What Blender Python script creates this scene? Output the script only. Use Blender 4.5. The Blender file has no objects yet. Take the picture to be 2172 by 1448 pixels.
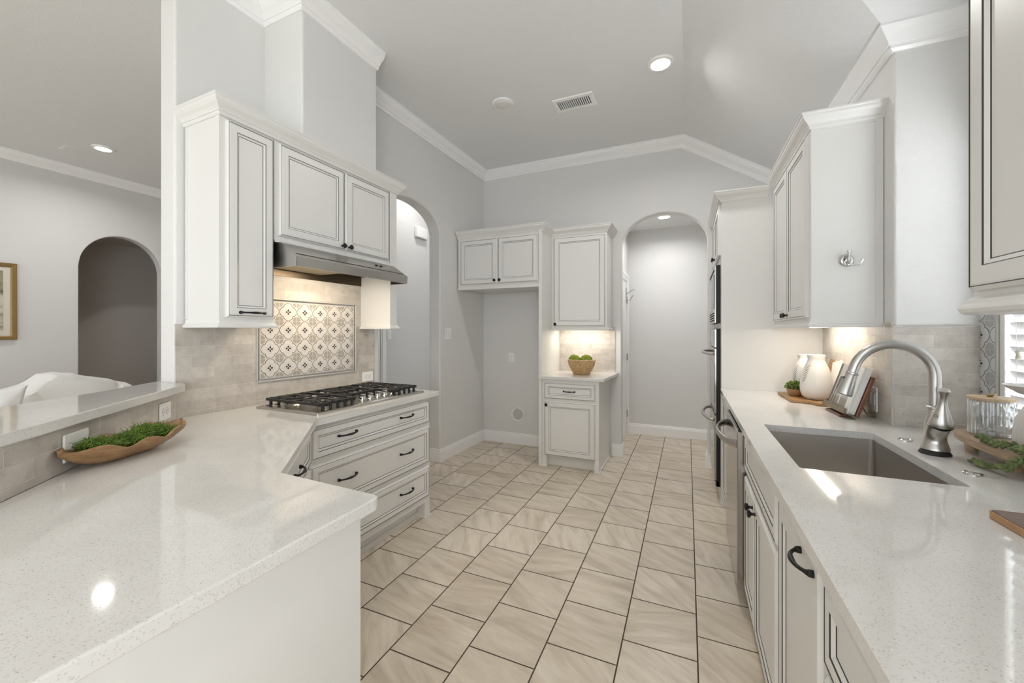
import bpy, bmesh, math, random
from mathutils import Vector, Matrix, noise
random.seed(7)
R = math.radians
S = bpy.context.scene
COL = S.collection

# ------------------------------------------------------------------ camera
cam_d = bpy.data.cameras.new('camera'); cam = bpy.data.objects.new('camera', cam_d); COL.objects.link(cam)
cam.location = (0, 0, 1.385); cam.rotation_euler = (R(90), 0, R(23.636))
cam_d.sensor_fit = 'HORIZONTAL'; cam_d.sensor_width = 36; cam_d.lens = 850 / 2172 * 36
cam_d.shift_y = -21 / 2172; cam_d.clip_start = 0.02; cam_d.clip_end = 200
S.camera = cam
# ------------------------------------------------------------------ view, world, sun, daylight
S.view_settings.view_transform = 'Standard'; S.view_settings.look = 'None'
S.view_settings.gamma = 1; S.view_settings.use_curve_mapping = False
S.view_settings.exposure = 0.88
S.cycles.use_denoising = True
S.cycles.max_bounces = 10; S.cycles.diffuse_bounces = 8; S.cycles.glossy_bounces = 4
S.cycles.transmission_bounces = 8; S.cycles.transparent_max_bounces = 12
S.cycles.caustics_reflective = False; S.cycles.caustics_refractive = False
S.cycles.sample_clamp_indirect = 6.0
W = bpy.data.worlds.new('sky'); S.world = W; W.use_nodes = True
W.node_tree.nodes['Background'].inputs[0].default_value = (0.89, 0.94, 1.0, 1)
W.node_tree.nodes['Background'].inputs[1].default_value = 1.6

def lamp(kind, name, loc, energy, color=(1, 1, 1), size=None, direction=None, spread=None, size_y=None, angle=None):
    d = bpy.data.lights.new(name, kind); o = bpy.data.objects.new(name, d); COL.objects.link(o)
    o.location = loc; d.energy = energy; d.color = color
    if kind == 'AREA':
        d.shape = 'RECTANGLE' if size_y else 'DISK'; d.size = size
        if size_y: d.size_y = size_y
        if spread: d.spread = R(spread)
    elif kind in ('POINT', 'SPOT') and size: d.shadow_soft_size = size
    if kind == 'SUN': d.angle = angle or R(0.6)
    if direction is not None:
        o.rotation_euler = Vector(direction).to_track_quat('-Z', 'Y').to_euler()
    return o
lamp('SUN', 'sun', (4, -3, 5), 5.0, (1.0, 0.97, 0.92), direction=(-0.50, 0.72, -0.52))
DAY = (0.925, 0.965, 1.0)
# added fill lamps at invented openings behind the camera; the last is sink daylight
lamp('AREA', 'fill_lamp_rear', (0.3, -3.95, 1.40), 3, DAY, 3.0, (0.0, 1, 0.3), size_y=2.4)
lamp('AREA', 'fill_lamp_side', (0.93, -2.2, 1.20), 56, DAY, 2.3, (-1, 0.05, 0.05), size_y=2.1)
lamp('AREA', 'fill_lamp_living', (-4.6, -3.95, 1.6), 8, DAY, 3.0, (0, 1, 0.1), size_y=2.2)
lamp('AREA', 'daylight_sink_window', (1.36, 1.93, 1.62), 50, DAY, 0.92, (-1, 0, 0.0), size_y=1.2)

# ------------------------------------------------------------------ materials
def new_mat(name):
    m = bpy.data.materials.new(name); m.use_nodes = True
    nt = m.node_tree; return m, nt, nt.nodes['Principled BSDF']
def P(name, col, rough=0.5, metal=0.0, bump=None, coat=0.0, spec=None, emit=None, sheen=0):
    m, nt, b = new_mat(name)
    b.inputs['Base Color'].default_value = (*col, 1); b.inputs['Roughness'].default_value = rough
    b.inputs['Metallic'].default_value = metal; b.inputs['Coat Weight'].default_value = coat
    if spec is not None: b.inputs['Specular IOR Level'].default_value = spec
    if sheen: b.inputs['Sheen Weight'].default_value = sheen
    if emit: b.inputs['Emission Color'].default_value = (*emit[0], 1); b.inputs['Emission Strength'].default_value = emit[1]
    if bump:
        scale, strength, dist = bump
        add_bump(nt, b, scale, strength, dist)
    return m
def add_bump(nt, b, scale, strength, dist, detail=3):
    tc = nt.nodes.new('ShaderNodeTexCoord'); n = nt.nodes.new('ShaderNodeTexNoise'); bp = nt.nodes.new('ShaderNodeBump')
    n.inputs['Scale'].default_value = scale; n.inputs['Detail'].default_value = detail
    bp.inputs['Strength'].default_value = strength; bp.inputs['Distance'].default_value = dist
    nt.links.new(tc.outputs['Object'], n.inputs['Vector']); nt.links.new(n.outputs['Fac'], bp.inputs['Height'])
    nt.links.new(bp.outputs['Normal'], b.inputs['Normal']); return bp
def ramp(nt, fac, stops, mode='LINEAR'):
    r = nt.nodes.new('ShaderNodeValToRGB'); r.color_ramp.interpolation = mode
    e = r.color_ramp.elements
    while len(e) > 1: e.remove(e[-1])
    e[0].position = stops[0][0]; e[0].color = (*stops[0][1], 1)
    for p, c in stops[1:]:
        x = e.new(p); x.color = (*c, 1)
    nt.links.new(fac, r.inputs['Fac']); return r.outputs['Color']
def mapping(nt, rot=(0, 0, 0), scale=(1, 1, 1), loc=(0, 0, 0), src='Object'):
    tc = nt.nodes.new('ShaderNodeTexCoord'); mp = nt.nodes.new('ShaderNodeMapping')
    mp.inputs['Rotation'].default_value = rot; mp.inputs['Scale'].default_value = scale; mp.inputs['Location'].default_value = loc
    nt.links.new(tc.outputs[src], mp.inputs['Vector']); return mp.outputs['Vector']
def noise_fac(nt, vec, scale, detail=4, rough=0.55, dist=0.0):
    n = nt.nodes.new('ShaderNodeTexNoise'); n.inputs['Scale'].default_value = scale; n.inputs['Detail'].default_value = detail
    n.inputs['Roughness'].default_value = rough; n.inputs['Distortion'].default_value = dist
    nt.links.new(vec, n.inputs['Vector']); return n.outputs['Fac']
def mixc(nt, fac, a, b, mode='MIX'):
    m = nt.nodes.new('ShaderNodeMix'); m.data_type = 'RGBA'; m.blend_type = mode
    for s, v in ((0, fac), (6, a), (7, b)):
        if isinstance(v, (int, float)): m.inputs[s].default_value = v
        elif isinstance(v, tuple): m.inputs[s].default_value = (*v, 1)
        else: nt.links.new(v, m.inputs[s])
    return m.outputs[2]

paint = P('wall_paint', (0.725, 0.72, 0.71), 0.55, bump=(170, 0.6, 0.0022))
paint_living = P('living_wall_paint', (0.66, 0.65, 0.64), 0.6, bump=(170, 0.6, 0.0022))
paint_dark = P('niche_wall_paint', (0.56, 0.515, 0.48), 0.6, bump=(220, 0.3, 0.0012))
ceil_m = P('ceiling_paint', (0.78, 0.785, 0.79), 0.7, bump=(130, 0.7, 0.003))
trim_m = P('trim_gloss_white', (0.88, 0.88, 0.88), 0.3)
cab = P('cabinet_white_enamel', (0.745, 0.737, 0.717), 0.33)
glaze = P('dark_groove_glaze', (0.045, 0.040, 0.038), 0.5)
black = P('black_iron', (0.012, 0.011, 0.011), 0.42, spec=0.3)
iron = P('cast_iron_grate', (0.022, 0.021, 0.02), 0.5, bump=(400, 0.3, 0.0005))
plastic = P('white_plastic', (0.88, 0.875, 0.865), 0.35)
slotm = P('outlet_slot_dark', (0.06, 0.055, 0.05), 0.6)
ringm = P('receptacle_seam', (0.40, 0.39, 0.37), 0.6)
blackglass = P('black_glass', (0.01, 0.01, 0.011), 0.06)
chrome = P('polished_nickel', (0.62, 0.61, 0.60), 0.14, 1.0)
rubber = P('black_rubber', (0.01, 0.01, 0.01), 0.5)
def steel(name, col, rough, axis=2):
    m, nt, b = new_mat(name); b.inputs['Metallic'].default_value = 1; b.inputs['Anisotropic'].default_value = 0.3
    sc = [90, 90, 90]; sc[axis] = 3
    v = mapping(nt, scale=tuple(sc)); f = noise_fac(nt, v, 6, 3)
    b.inputs['Base Color'].default_value = (*col, 1)
    rr = nt.nodes.new('ShaderNodeMapRange'); rr.inputs['To Min'].default_value = rough * 0.93; rr.inputs['To Max'].default_value = rough * 1.08
    nt.links.new(f, rr.inputs['Value']); nt.links.new(rr.outputs['Result'], b.inputs['Roughness'])
    return m
steel_h = steel('brushed_steel', (0.52, 0.505, 0.485), 0.28, 0)
steel_sink = steel('sink_steel', (0.56, 0.53, 0.495), 0.42, 0)
steel_faucet = steel('faucet_steel', (0.56, 0.545, 0.52), 0.31, 2)
steel_dark = steel('oven_steel', (0.42, 0.40, 0.38), 0.18, 1)

def quartz():
    m, nt, b = new_mat('white_quartz')
    v = mapping(nt)
    base = ramp(nt, noise_fac(nt, v, 6, 3), [(0.3, (0.70, 0.685, 0.66)), (0.7, (0.745, 0.735, 0.715))])
    vo = nt.nodes.new('ShaderNodeTexVoronoi'); vo.inputs['Scale'].default_value = 160; vo.inputs['Randomness'].default_value = 1
    nt.links.new(v, vo.inputs['Vector'])
    dots = ramp(nt, vo.outputs['Distance'], [(0.16, (1, 1, 1)), (0.26, (0, 0, 0))])
    pick = nt.nodes.new('ShaderNodeSeparateColor'); nt.links.new(vo.outputs['Color'], pick.inputs[0])
    sel = ramp(nt, pick.outputs[0], [(0.76, (0, 0, 0)), (0.79, (1, 1, 1))])
    tone = ramp(nt, pick.outputs[1], [(0.0, (0.34, 0.31, 0.29)), (0.55, (0.50, 0.47, 0.44)), (1.0, (0.9, 0.9, 0.88))])
    msk = mixc(nt, 1.0, dots, sel, 'MULTIPLY')
    c = mixc(nt, msk, base, tone)
    vo2 = nt.nodes.new('ShaderNodeTexVoronoi'); vo2.inputs['Scale'].default_value = 420
    nt.links.new(v, vo2.inputs['Vector'])
    sp = nt.nodes.new('ShaderNodeSeparateColor'); nt.links.new(vo2.outputs['Color'], sp.inputs[0])
    sel2 = ramp(nt, sp.outputs[0], [(0.89, (0, 0, 0)), (0.91, (0.55, 0.55, 0.55))])
    c = mixc(nt, sel2, c, (0.52, 0.50, 0.47))
    nt.links.new(c, b.inputs['Base Color']); b.inputs['Roughness'].default_value = 0.05
    return m
quartz_m = quartz()

def floor_tile():
    m, nt, b = new_mat('floor_porcelain_tile')
    # rows run along Y: rotate so the brick rows follow world Y
    v = mapping(nt, rot=(0, 0, R(-90)), loc=(0, 0, 0))
    br = nt.nodes.new('ShaderNodeTexBrick')
    nt.links.new(v, br.inputs['Vector'])
    br.offset = 0.5; br.squash = 1; br.inputs['Scale'].default_value = 1
    br.inputs['Brick Width'].default_value = 0.3095; br.inputs['Row Height'].default_value = 0.3075
    br.inputs['Mortar Size'].default_value = 0.0032; br.inputs['Mortar Smooth'].default_value = 0.1
    br.inputs['Color1'].default_value = (0, 0, 0, 1); br.inputs['Color2'].default_value = (1, 1, 1, 1); br.inputs['Bias'].default_value = 0
    # a rotation / offset of the streaks per tile comes from the brick's random tint
    sep = nt.nodes.new('ShaderNodeSeparateColor'); nt.links.new(br.outputs['Color'], sep.inputs[0])
    tc = nt.nodes.new('ShaderNodeTexCoord')
    rot = nt.nodes.new('ShaderNodeVectorRotate'); rot.rotation_type = 'Z_AXIS'
    nt.links.new(tc.outputs['Object'], rot.inputs['Vector'])
    mr = nt.nodes.new('ShaderNodeMapRange'); mr.inputs['To Min'].default_value = -0.35; mr.inputs['To Max'].default_value = 1.25
    nt.links.new(sep.outputs[0], mr.inputs['Value']); nt.links.new(mr.outputs['Result'], rot.inputs['Angle'])
    off = nt.nodes.new('ShaderNodeVectorMath'); off.operation = 'ADD'
    cmb = nt.nodes.new('ShaderNodeCombineXYZ'); mu = nt.nodes.new('ShaderNodeMath'); mu.operation = 'MULTIPLY'; mu.inputs[1].default_value = 37
    nt.links.new(sep.outputs[0], mu.inputs[0]); nt.links.new(mu.outputs[0], cmb.inputs[2])
    nt.links.new(rot.outputs[0], off.inputs[0]); nt.links.new(cmb.outputs[0], off.inputs[1])
    mp = nt.nodes.new('ShaderNodeMapping'); mp.inputs['Scale'].default_value = (2.2, 11, 1)
    nt.links.new(off.outputs[0], mp.inputs['Vector'])
    f = noise_fac(nt, mp.outputs['Vector'], 1.6, 6, 0.6, 0.6)
    c = ramp(nt, f, [(0.30, (0.50, 0.42, 0.325)), (0.5, (0.67, 0.585, 0.48)), (0.70, (0.79, 0.715, 0.61))])
    f2 = noise_fac(nt, off.outputs[0], 2.5, 3)
    c = mixc(nt, mixc(nt, 1.0, f2, (0.25, 0.25, 0.25), 'MULTIPLY'), c, (0.76, 0.69, 0.60))
    tint = ramp(nt, sep.outputs[0], [(0.0, (0.90, 0.885, 0.86)), (0.5, (0.97, 0.965, 0.955)), (1.0, (1.04, 1.04, 1.04))])
    c = mixc(nt, 1.0, c, tint, 'MULTIPLY')
    c = mixc(nt, br.outputs['Fac'], c, (0.075, 0.052, 0.034))
    nt.links.new(c, b.inputs['Base Color'])
    rr = nt.nodes.new('ShaderNodeMapRange'); rr.inputs['To Min'].default_value = 0.30; rr.inputs['To Max'].default_value = 0.85
    nt.links.new(br.outputs['Fac'], rr.inputs['Value']); nt.links.new(rr.outputs['Result'], b.inputs['Roughness'])
    bp = nt.nodes.new('ShaderNodeBump'); bp.invert = True; bp.inputs['Strength'].default_value = 0.6; bp.inputs['Distance'].default_value = 0.003
    nt.links.new(br.outputs['Fac'], bp.inputs['Height']); nt.links.new(bp.outputs['Normal'], b.inputs['Normal'])
    return m
tile_m = floor_tile()

def brick_tile(name, zoff, xoff=0.0):
    """tumbled travertine brick tile; mesh local x runs along the wall, z is up"""
    m, nt, b = new_mat(name)
    v = mapping(nt, rot=(R(-90), 0, 0), loc=(xoff, -zoff, 0))   # (x, y, z) -> (x, z)
    nz = noise_fac(nt, v, 14, 3)
    sub = nt.nodes.new('ShaderNodeVectorMath'); sub.operation = 'SCALE'; sub.inputs['Scale'].default_value = 0.006
    n3 = nt.nodes.new('ShaderNodeTexNoise'); n3.inputs['Scale'].default_value = 18; nt.links.new(v, n3.inputs['Vector'])
    nt.links.new(n3.outputs['Color'], sub.inputs[0])
    ad = nt.nodes.new('ShaderNodeVectorMath'); ad.operation = 'ADD'; nt.links.new(v, ad.inputs[0]); nt.links.new(sub.outputs[0], ad.inputs[1])
    br = nt.nodes.new('ShaderNodeTexBrick'); nt.links.new(ad.outputs[0], br.inputs['Vector'])
    br.offset = 0.5; br.inputs['Scale'].default_value = 1
    br.inputs['Brick Width'].default_value = 0.2125; br.inputs['Row Height'].default_value = 0.0586
    br.inputs['Mortar Size'].default_value = 0.0019; br.inputs['Mortar Smooth'].default_value = 0.45
    br.inputs['Color1'].default_value = (0.50, 0.465, 0.425, 1); br.inputs['Color2'].default_value = (0.62, 0.585, 0.54, 1)
    c = ramp(nt, noise_fac(nt, v, 11, 6, 0.65), [(0.28, (0.78, 0.755, 0.73)), (0.5, (0.97, 0.96, 0.95)), (0.72, (1.12, 1.12, 1.12))])
    c = mixc(nt, 1.0, br.outputs['Color'], c, 'MULTIPLY')
    f = ramp(nt, noise_fac(nt, v, 60, 4, 0.7), [(0.33, (0.86, 0.82, 0.78)), (0.42, (1, 1, 1))])
    c = mixc(nt, 1.0, c, f, 'MULTIPLY')
    c = mixc(nt, br.outputs['Fac'], c, (0.665, 0.64, 0.605))
    nt.links.new(c, b.inputs['Base Color']); b.inputs['Roughness'].default_value = 0.5
    bp = nt.nodes.new('ShaderNodeBump'); bp.invert = True; bp.inputs['Strength'].default_value = 0.7; bp.inputs['Distance'].default_value = 0.004
    nt.links.new(br.outputs['Fac'], bp.inputs['Height'])
    bp2 = nt.nodes.new('ShaderNodeBump'); bp2.inputs['Strength'].default_value = 0.35; bp2.inputs['Distance'].default_value = 0.003
    nt.links.new(noise_fac(nt, v, 45, 5, 0.6), bp2.inputs['Height']); nt.links.new(bp.outputs['Normal'], bp2.inputs['Normal'])
    nt.links.new(bp2.outputs['Normal'], b.inputs['Normal'])
    return m
brick_m = brick_tile('travertine_brick_tile', 0.9007, -0.069)
brick_white = brick_tile('travertine_brick_tile_sink', 0.9007 + 0.003, 0.0)

def wood(name, dark, light, scale=(3, 30, 30), rough=0.45, nscale=2.0):
    m, nt, b = new_mat(name)
    v = mapping(nt, scale=scale); f = noise_fac(nt, v, nscale, 6, 0.6, 1.2)
    c = ramp(nt, f, [(0.3, dark), (0.55, tuple((a + q) / 2 for a, q in zip(dark, light))), (0.75, light)])
    nt.links.new(c, b.inputs['Base Color']); b.inputs['Roughness'].default_value = rough
    return m
wood_bowl = wood('carved_bowl_wood', (0.24, 0.125, 0.05), (0.43, 0.27, 0.135), (6, 26, 26))
wood_board = wood('acacia_wood', (0.27, 0.13, 0.045), (0.50, 0.30, 0.13), (20, 4, 20))
wood_riser = wood('riser_wood', (0.36, 0.24, 0.15), (0.58, 0.44, 0.31), (30, 3, 30))
wood_lid = wood('bamboo_wood', (0.50, 0.36, 0.22), (0.66, 0.51, 0.35), (40, 4, 40))
walnut = wood('walnut_wood', (0.10, 0.05, 0.035), (0.20, 0.11, 0.075), (6, 40, 20), 0.35)
walnut_edge = wood('board_edge_wood', (0.30, 0.15, 0.06), (0.48, 0.28, 0.13), (6, 30, 20), 0.4)
red_wood = wood('stand_wood', (0.14, 0.055, 0.035), (0.27, 0.12, 0.08), (20, 20, 4), 0.4)
sofa_wood = P('sofa_frame_wood', (0.28, 0.13, 0.06), 0.5)
brass = P('antique_brass', (0.46, 0.36, 0.20), 0.3, 1.0)
bronze = P('bronze_metal', (0.27, 0.225, 0.16), 0.4, 0.9)
ceramic = P('matte_white_ceramic', (0.76, 0.74, 0.70), 0.45)
ceramic_grey = P('white_glazed_ceramic', (0.72, 0.70, 0.67), 0.3)
branch_ink = P('grey_branch_decal', (0.07, 0.065, 0.06), 0.6)
marble = P('white_marble', (0.78, 0.76, 0.72), 0.3)
fabric = P('white_slipcover_fabric', (0.84, 0.825, 0.80), 0.9, bump=(30, 0.3, 0.004), sheen=0.3)
pillow_m = P('white_pillow_fabric', (0.88, 0.87, 0.86), 0.9, bump=(60, 0.3, 0.002))
def leafy(name, c1, c2, sc=60):
    m, nt, b = new_mat(name); v = mapping(nt)
    nt.links.new(ramp(nt, noise_fac(nt, v, sc, 3), [(0.35, c1), (0.65, c2)]), b.inputs['Base Color'])
    b.inputs['Roughness'].default_value = 0.6; return m
moss_m = leafy('green_moss', (0.05, 0.10, 0.01), (0.19, 0.30, 0.035))
mossball_m = leafy('bright_moss', (0.12, 0.17, 0.01), (0.32, 0.36, 0.04), 90)
mossball_m.node_tree.nodes['Principled BSDF'].inputs['Roughness'].default_value = 0.95
leaf_m = leafy('small_leaf_green', (0.07, 0.12, 0.015), (0.24, 0.30, 0.06), 80)
succ_m = leafy('succulent_green', (0.085, 0.12, 0.04), (0.22, 0.26, 0.10), 30)
basket_m = leafy('water_hyacinth', (0.42, 0.27, 0.12), (0.66, 0.47, 0.25), 50)
pot_m = P('tan_wood_pot', (0.36, 0.20, 0.09), 0.5)
paper = P('white_paper', (0.80, 0.80, 0.79), 0.5)
cover_grey = P('book_cover_grey', (0.42, 0.40, 0.385), 0.3)
cover_dark = P('book_cover_dark', (0.035, 0.03, 0.03), 0.3)
cover_mid = P('book_cover_taupe', (0.27, 0.235, 0.215), 0.3)
gold = P('antique_gold_frame', (0.26, 0.17, 0.055), 0.4, 0.35)
mat_board = P('picture_mat_board', (0.66, 0.60, 0.53), 0.8)
def landscape():
    m, nt, b = new_mat('watercolour_landscape'); v = mapping(nt, scale=(1, 1, 2.2))
    c = ramp(nt, noise_fac(nt, v, 4.0, 5, 0.6, 0.5), [(0.3, (0.10, 0.09, 0.07)), (0.45, (0.30, 0.28, 0.18)), (0.55, (0.55, 0.50, 0.42)), (0.7, (0.70, 0.66, 0.58))])
    nt.links.new(c, b.inputs['Base Color']); return m
landscape_m = landscape()
cream = P('tile_cream_glaze', (0.70, 0.67, 0.635), 0.35)
taupe = P('tile_taupe_glaze', (0.40, 0.365, 0.32), 0.45, bump=(120, 0.3, 0.001))
brown_line = P('tile_brown_line', (0.05, 0.037, 0.028), 0.5)
grey_line = P('tile_grey_line', (0.33, 0.31, 0.29), 0.5)
dia = P('tile_dark_diamond', (0.035, 0.028, 0.024), 0.5)
pencil = P('pencil_trim_tile', (0.50, 0.48, 0.44), 0.4)
grout_m = P('tile_grout', (0.60, 0.575, 0.53), 0.8)
cool_cream = P('tile_cool_white_glaze', (0.66, 0.67, 0.675), 0.3)
cool_grey = P('tile_cool_grey_glaze', (0.42, 0.43, 0.44), 0.4, bump=(120, 0.3, 0.001))
cool_line = P('tile_slate_line', (0.12, 0.13, 0.14), 0.5)
dark_void = P('dark_recess', (0.01, 0.01, 0.01), 0.8)
filter_m = P('grease_filter_mesh', (0.30, 0.26, 0.19), 0.35, 0.9, bump=(500, 1.0, 0.003))
hood_in = P('hood_inner_steel', (0.085, 0.065, 0.045), 0.35, 0.85)
LED = P('led_diffuser', (0.9, 0.9, 0.9), 0.4, emit=((1.0, 0.97, 0.93), 5.0))
LEDW = P('warm_led_strip', (0.9, 0.9, 0.9), 0.4, emit=((1.0, 0.86, 0.66), 9.0))
LEDU = P('undercabinet_led_strip', (0.9, 0.9, 0.9), 0.4, emit=((1.0, 0.93, 0.82), 9.0))
GLOBE = P('frosted_lens', (0.74, 0.72, 0.69), 0.35)
def glass_mat(name, tint=(1, 1, 1)):
    m, nt, b = new_mat(name)
    b.inputs['Base Color'].default_value = (*tint, 1); b.inputs['Transmission Weight'].default_value = 1; b.inputs['Roughness'].default_value = 0.0
    b.inputs['IOR'].default_value = 1.45; return m
def thin_glass(name, refl=0.08, tint=(1, 1, 1)):
    m = bpy.data.materials.new(name); m.use_nodes = True; nt = m.node_tree; nt.nodes.clear()
    o = nt.nodes.new('ShaderNodeOutputMaterial'); t = nt.nodes.new('ShaderNodeBsdfTransparent'); g = nt.nodes.new('ShaderNodeBsdfGlossy')
    t.inputs[0].default_value = (*tint, 1); g.inputs['Roughness'].default_value = 0.03
    f = nt.nodes.new('ShaderNodeLayerWeight'); f.inputs['Blend'].default_value = 0.35
    mr = nt.nodes.new('ShaderNodeMapRange'); mr.inputs['To Min'].default_value = refl * 0.5; mr.inputs['To Max'].default_value = min(1, refl * 6)
    mx = nt.nodes.new('ShaderNodeMixShader')
    nt.links.new(f.outputs['Facing'], mr.inputs['Value']); nt.links.new(mr.outputs['Result'], mx.inputs[0])
    nt.links.new(t.outputs[0], mx.inputs[1]); nt.links.new(g.outputs[0], mx.inputs[2]); nt.links.new(mx.outputs[0], o.inputs[0]); return m
pane_m = thin_glass('window_pane_glass', 0.06)
jar_glass = thin_glass('ribbed_jar_glass', 0.22, (0.97, 0.98, 0.98))
blind_m, _nt, _b = new_mat('white_blind_slat'); _b.inputs['Base Color'].default_value = (0.80, 0.81, 0.81, 1); _b.inputs['Roughness'].default_value = 0.35
_t = _nt.nodes.new('ShaderNodeBsdfTranslucent'); _t.inputs[0].default_value = (0.85, 0.88, 0.90, 1); _mx = _nt.nodes.new('ShaderNodeMixShader'); _mx.inputs[0].default_value = 0.02
_nt.links.new(_b.outputs[0], _mx.inputs[1]); _nt.links.new(_t.outputs[0], _mx.inputs[2]); _nt.links.new(_mx.outputs[0], _nt.nodes['Material Output'].inputs[0])
cord_m = P('blind_cord', (0.70, 0.68, 0.63), 0.7)
tassel_m = P('cream_tassel', (0.62, 0.59, 0.51), 0.4)
lawn_m = P('garden_ground', (0.42, 0.44, 0.38), 0.9)
fence_m = P('garden_fence_wood', (0.62, 0.60, 0.58), 0.8)

# ------------------------------------------------------------------ mesh builder
class MB:
    def __init__(s): s.bm = bmesh.new(); s.mats = []; s.M = Matrix()
    def mi(s, m):
        if m not in s.mats: s.mats.append(m)
        return s.mats.index(m)
    def v(s, p): return s.bm.verts.new(s.M @ Vector(p))
    def face(s, vs, m, smooth=False):
        try: f = s.bm.faces.new(vs)
        except ValueError: return None
        f.material_index = s.mi(m); f.smooth = smooth; return f
    def quad(s, pts, m): return s.face([s.v(p) for p in pts], m)
    def box(s, x0, x1, y0, y1, z0, z1, m, bevel=0, seg=2):
        if x1 < x0: x0, x1 = x1, x0
        if y1 < y0: y0, y1 = y1, y0
        if z1 < z0: z0, z1 = z1, z0
        c = [s.v((x, y, z)) for x in (x0, x1) for y in (y0, y1) for z in (z0, z1)]
        idx = ((0, 1, 3, 2), (4, 6, 7, 5), (0, 4, 5, 1), (2, 3, 7, 6), (0, 2, 6, 4), (1, 5, 7, 3))
        fs = [s.face([c[i] for i in q], m) for q in idx]
        if bevel:
            es = list({e for f in fs for e in f.edges})
            r = bmesh.ops.bevel(s.bm, geom=es, offset=bevel, segments=seg, affect='EDGES', profile=0.5)
            for f in r['faces']: f.material_index = s.mi(m)
        return s
    def prism(s, poly, z0, z1, m, bevel=0, seg=2, hole=None):
        """poly in xy, ccw"""
        a = [s.v((x, y, z0)) for x, y in poly]; b = [s.v((x, y, z1)) for x, y in poly]; n = len(poly)
        fs = [s.face([a[i], a[(i + 1) % n], b[(i + 1) % n], b[i]], m) for i in range(n)]
        if not hole:
            fs += [s.face(list(reversed(a)), m), s.face(b, m)]
        if bevel and not hole:
            es = list({e for f in fs if f for e in f.edges})
            r = bmesh.ops.bevel(s.bm, geom=es, offset=bevel, segments=seg, affect='EDGES', profile=0.5)
            for f in r['faces']: f.material_index = s.mi(m)
        return s
    def lathe(s, prof, m, loc=(0, 0, 0), axis=(0, 0, 1), seg=32, smooth=True, close=False, rad=None):
        q = Vector((0, 0, 1)).rotation_difference(Vector(axis).normalized()).to_matrix().to_4x4()
        T = Matrix.Translation(loc) @ q
        rings = []
        for r, z in prof:
            if r < 1e-6: rings.append([s.v(T @ Vector((0, 0, z)))])
            else:
                rings.append([s.v(T @ Vector(((r * (rad(2 * math.pi * k / seg, z) if rad else 1)) * math.cos(2 * math.pi * k / seg),
                                              (r * (rad(2 * math.pi * k / seg, z) if rad else 1)) * math.sin(2 * math.pi * k / seg), z))) for k in range(seg)])
        pr = list(zip(rings, rings[1:])) + ([(rings[-1], rings[0])] if close else [])
        mm = m if isinstance(m, list) else [m] * len(pr)
        for (a, b), mt in zip(pr, mm):
            for k in range(seg):
                k2 = (k + 1) % seg
                if len(a) == 1 and len(b) == 1: continue
                if len(a) == 1: s.face([a[0], b[k2], b[k]][::-1], mt, smooth)
                elif len(b) == 1: s.face([a[k], a[k2], b[0]], mt, smooth)
                else: s.face([a[k], a[k2], b[k2], b[k]], mt, smooth)
        return s
    def tube(s, pts, rad, m, seg=12, caps=True, smooth=True, flat=1.0, ref=None):
        pts = [Vector(p) for p in pts]; n = len(pts)
        rs = rad if isinstance(rad, (list, tuple)) else [rad] * n
        prev = None; rings = []
        for i, p in enumerate(pts):
            t = (pts[min(i + 1, n - 1)] - pts[max(i - 1, 0)]).normalized()
            if prev is None:
                up = Vector(ref) if ref else (Vector((0, 0, 1)) if abs(t.z) < 0.9 else Vector((1, 0, 0)))
                a = (up - up.dot(t) * t).normalized()
            else: a = (prev - prev.dot(t) * t).normalized()
            prev = a; b = t.cross(a)
            rings.append([s.v(p + a * rs[i] * math.cos(2 * math.pi * k / seg) + b * rs[i] * flat * math.sin(2 * math.pi * k / seg)) for k in range(seg)])
        for A, B in zip(rings, rings[1:]):
            for k in range(seg): s.face([A[k], A[(k + 1) % seg], B[(k + 1) % seg], B[k]], m, smooth)
        if caps: s.face(rings[0][::-1], m); s.face(rings[-1], m)
        return s
    def sweep(s, path, N, prof, m, side=1, caps=True):
        """path: 3D polyline in a plane with normal N; prof: (a, b): a sideways in the plane (mitred), b along N"""
        path = [Vector(p) for p in path]; N = Vector(N).normalized(); n = len(path); rings = []
        for i in range(n):
            t0 = (path[i] - path[i - 1]).normalized() if i else None
            t1 = (path[i + 1] - path[i]).normalized() if i < n - 1 else None
            n0 = N.cross(t0) * side if t0 else None; n1 = N.cross(t1) * side if t1 else None
            if n0 is None: mi = n1
            elif n1 is None: mi = n0
            else:
                mi = (n0 + n1).normalized(); mi = mi / max(0.25, mi.dot(n0))
            rings.append([s.v(path[i] + mi * a + N * b) for a, b in prof])
        k = len(prof)
        for A, B in zip(rings, rings[1:]):
            for j in range(k): s.face([A[j], A[(j + 1) % k], B[(j + 1) % k], B[j]], m)
        if caps: s.face(rings[0][::-1], m); s.face(rings[-1], m)
        return s
    def sphere(s, c, r, m, sub=2, sc=(1, 1, 1), rot=None, disp=0, freq=30):
        T = Matrix.Translation(c) @ (rot or Matrix()) @ Matrix.Diagonal((*[q * r for q in sc], 1))
        ret = bmesh.ops.create_icosphere(s.bm, subdivisions=sub, radius=1)
        i = s.mi(m)
        for v in ret['verts']:
            d = 1 + (disp * noise.noise(Vector(v.co) * freq / 10 + Vector(c) * 9) if disp else 0)
            v.co = s.M @ (T @ (v.co * d))
            for f in v.link_faces: f.material_index = i; f.smooth = True
        return s
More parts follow.
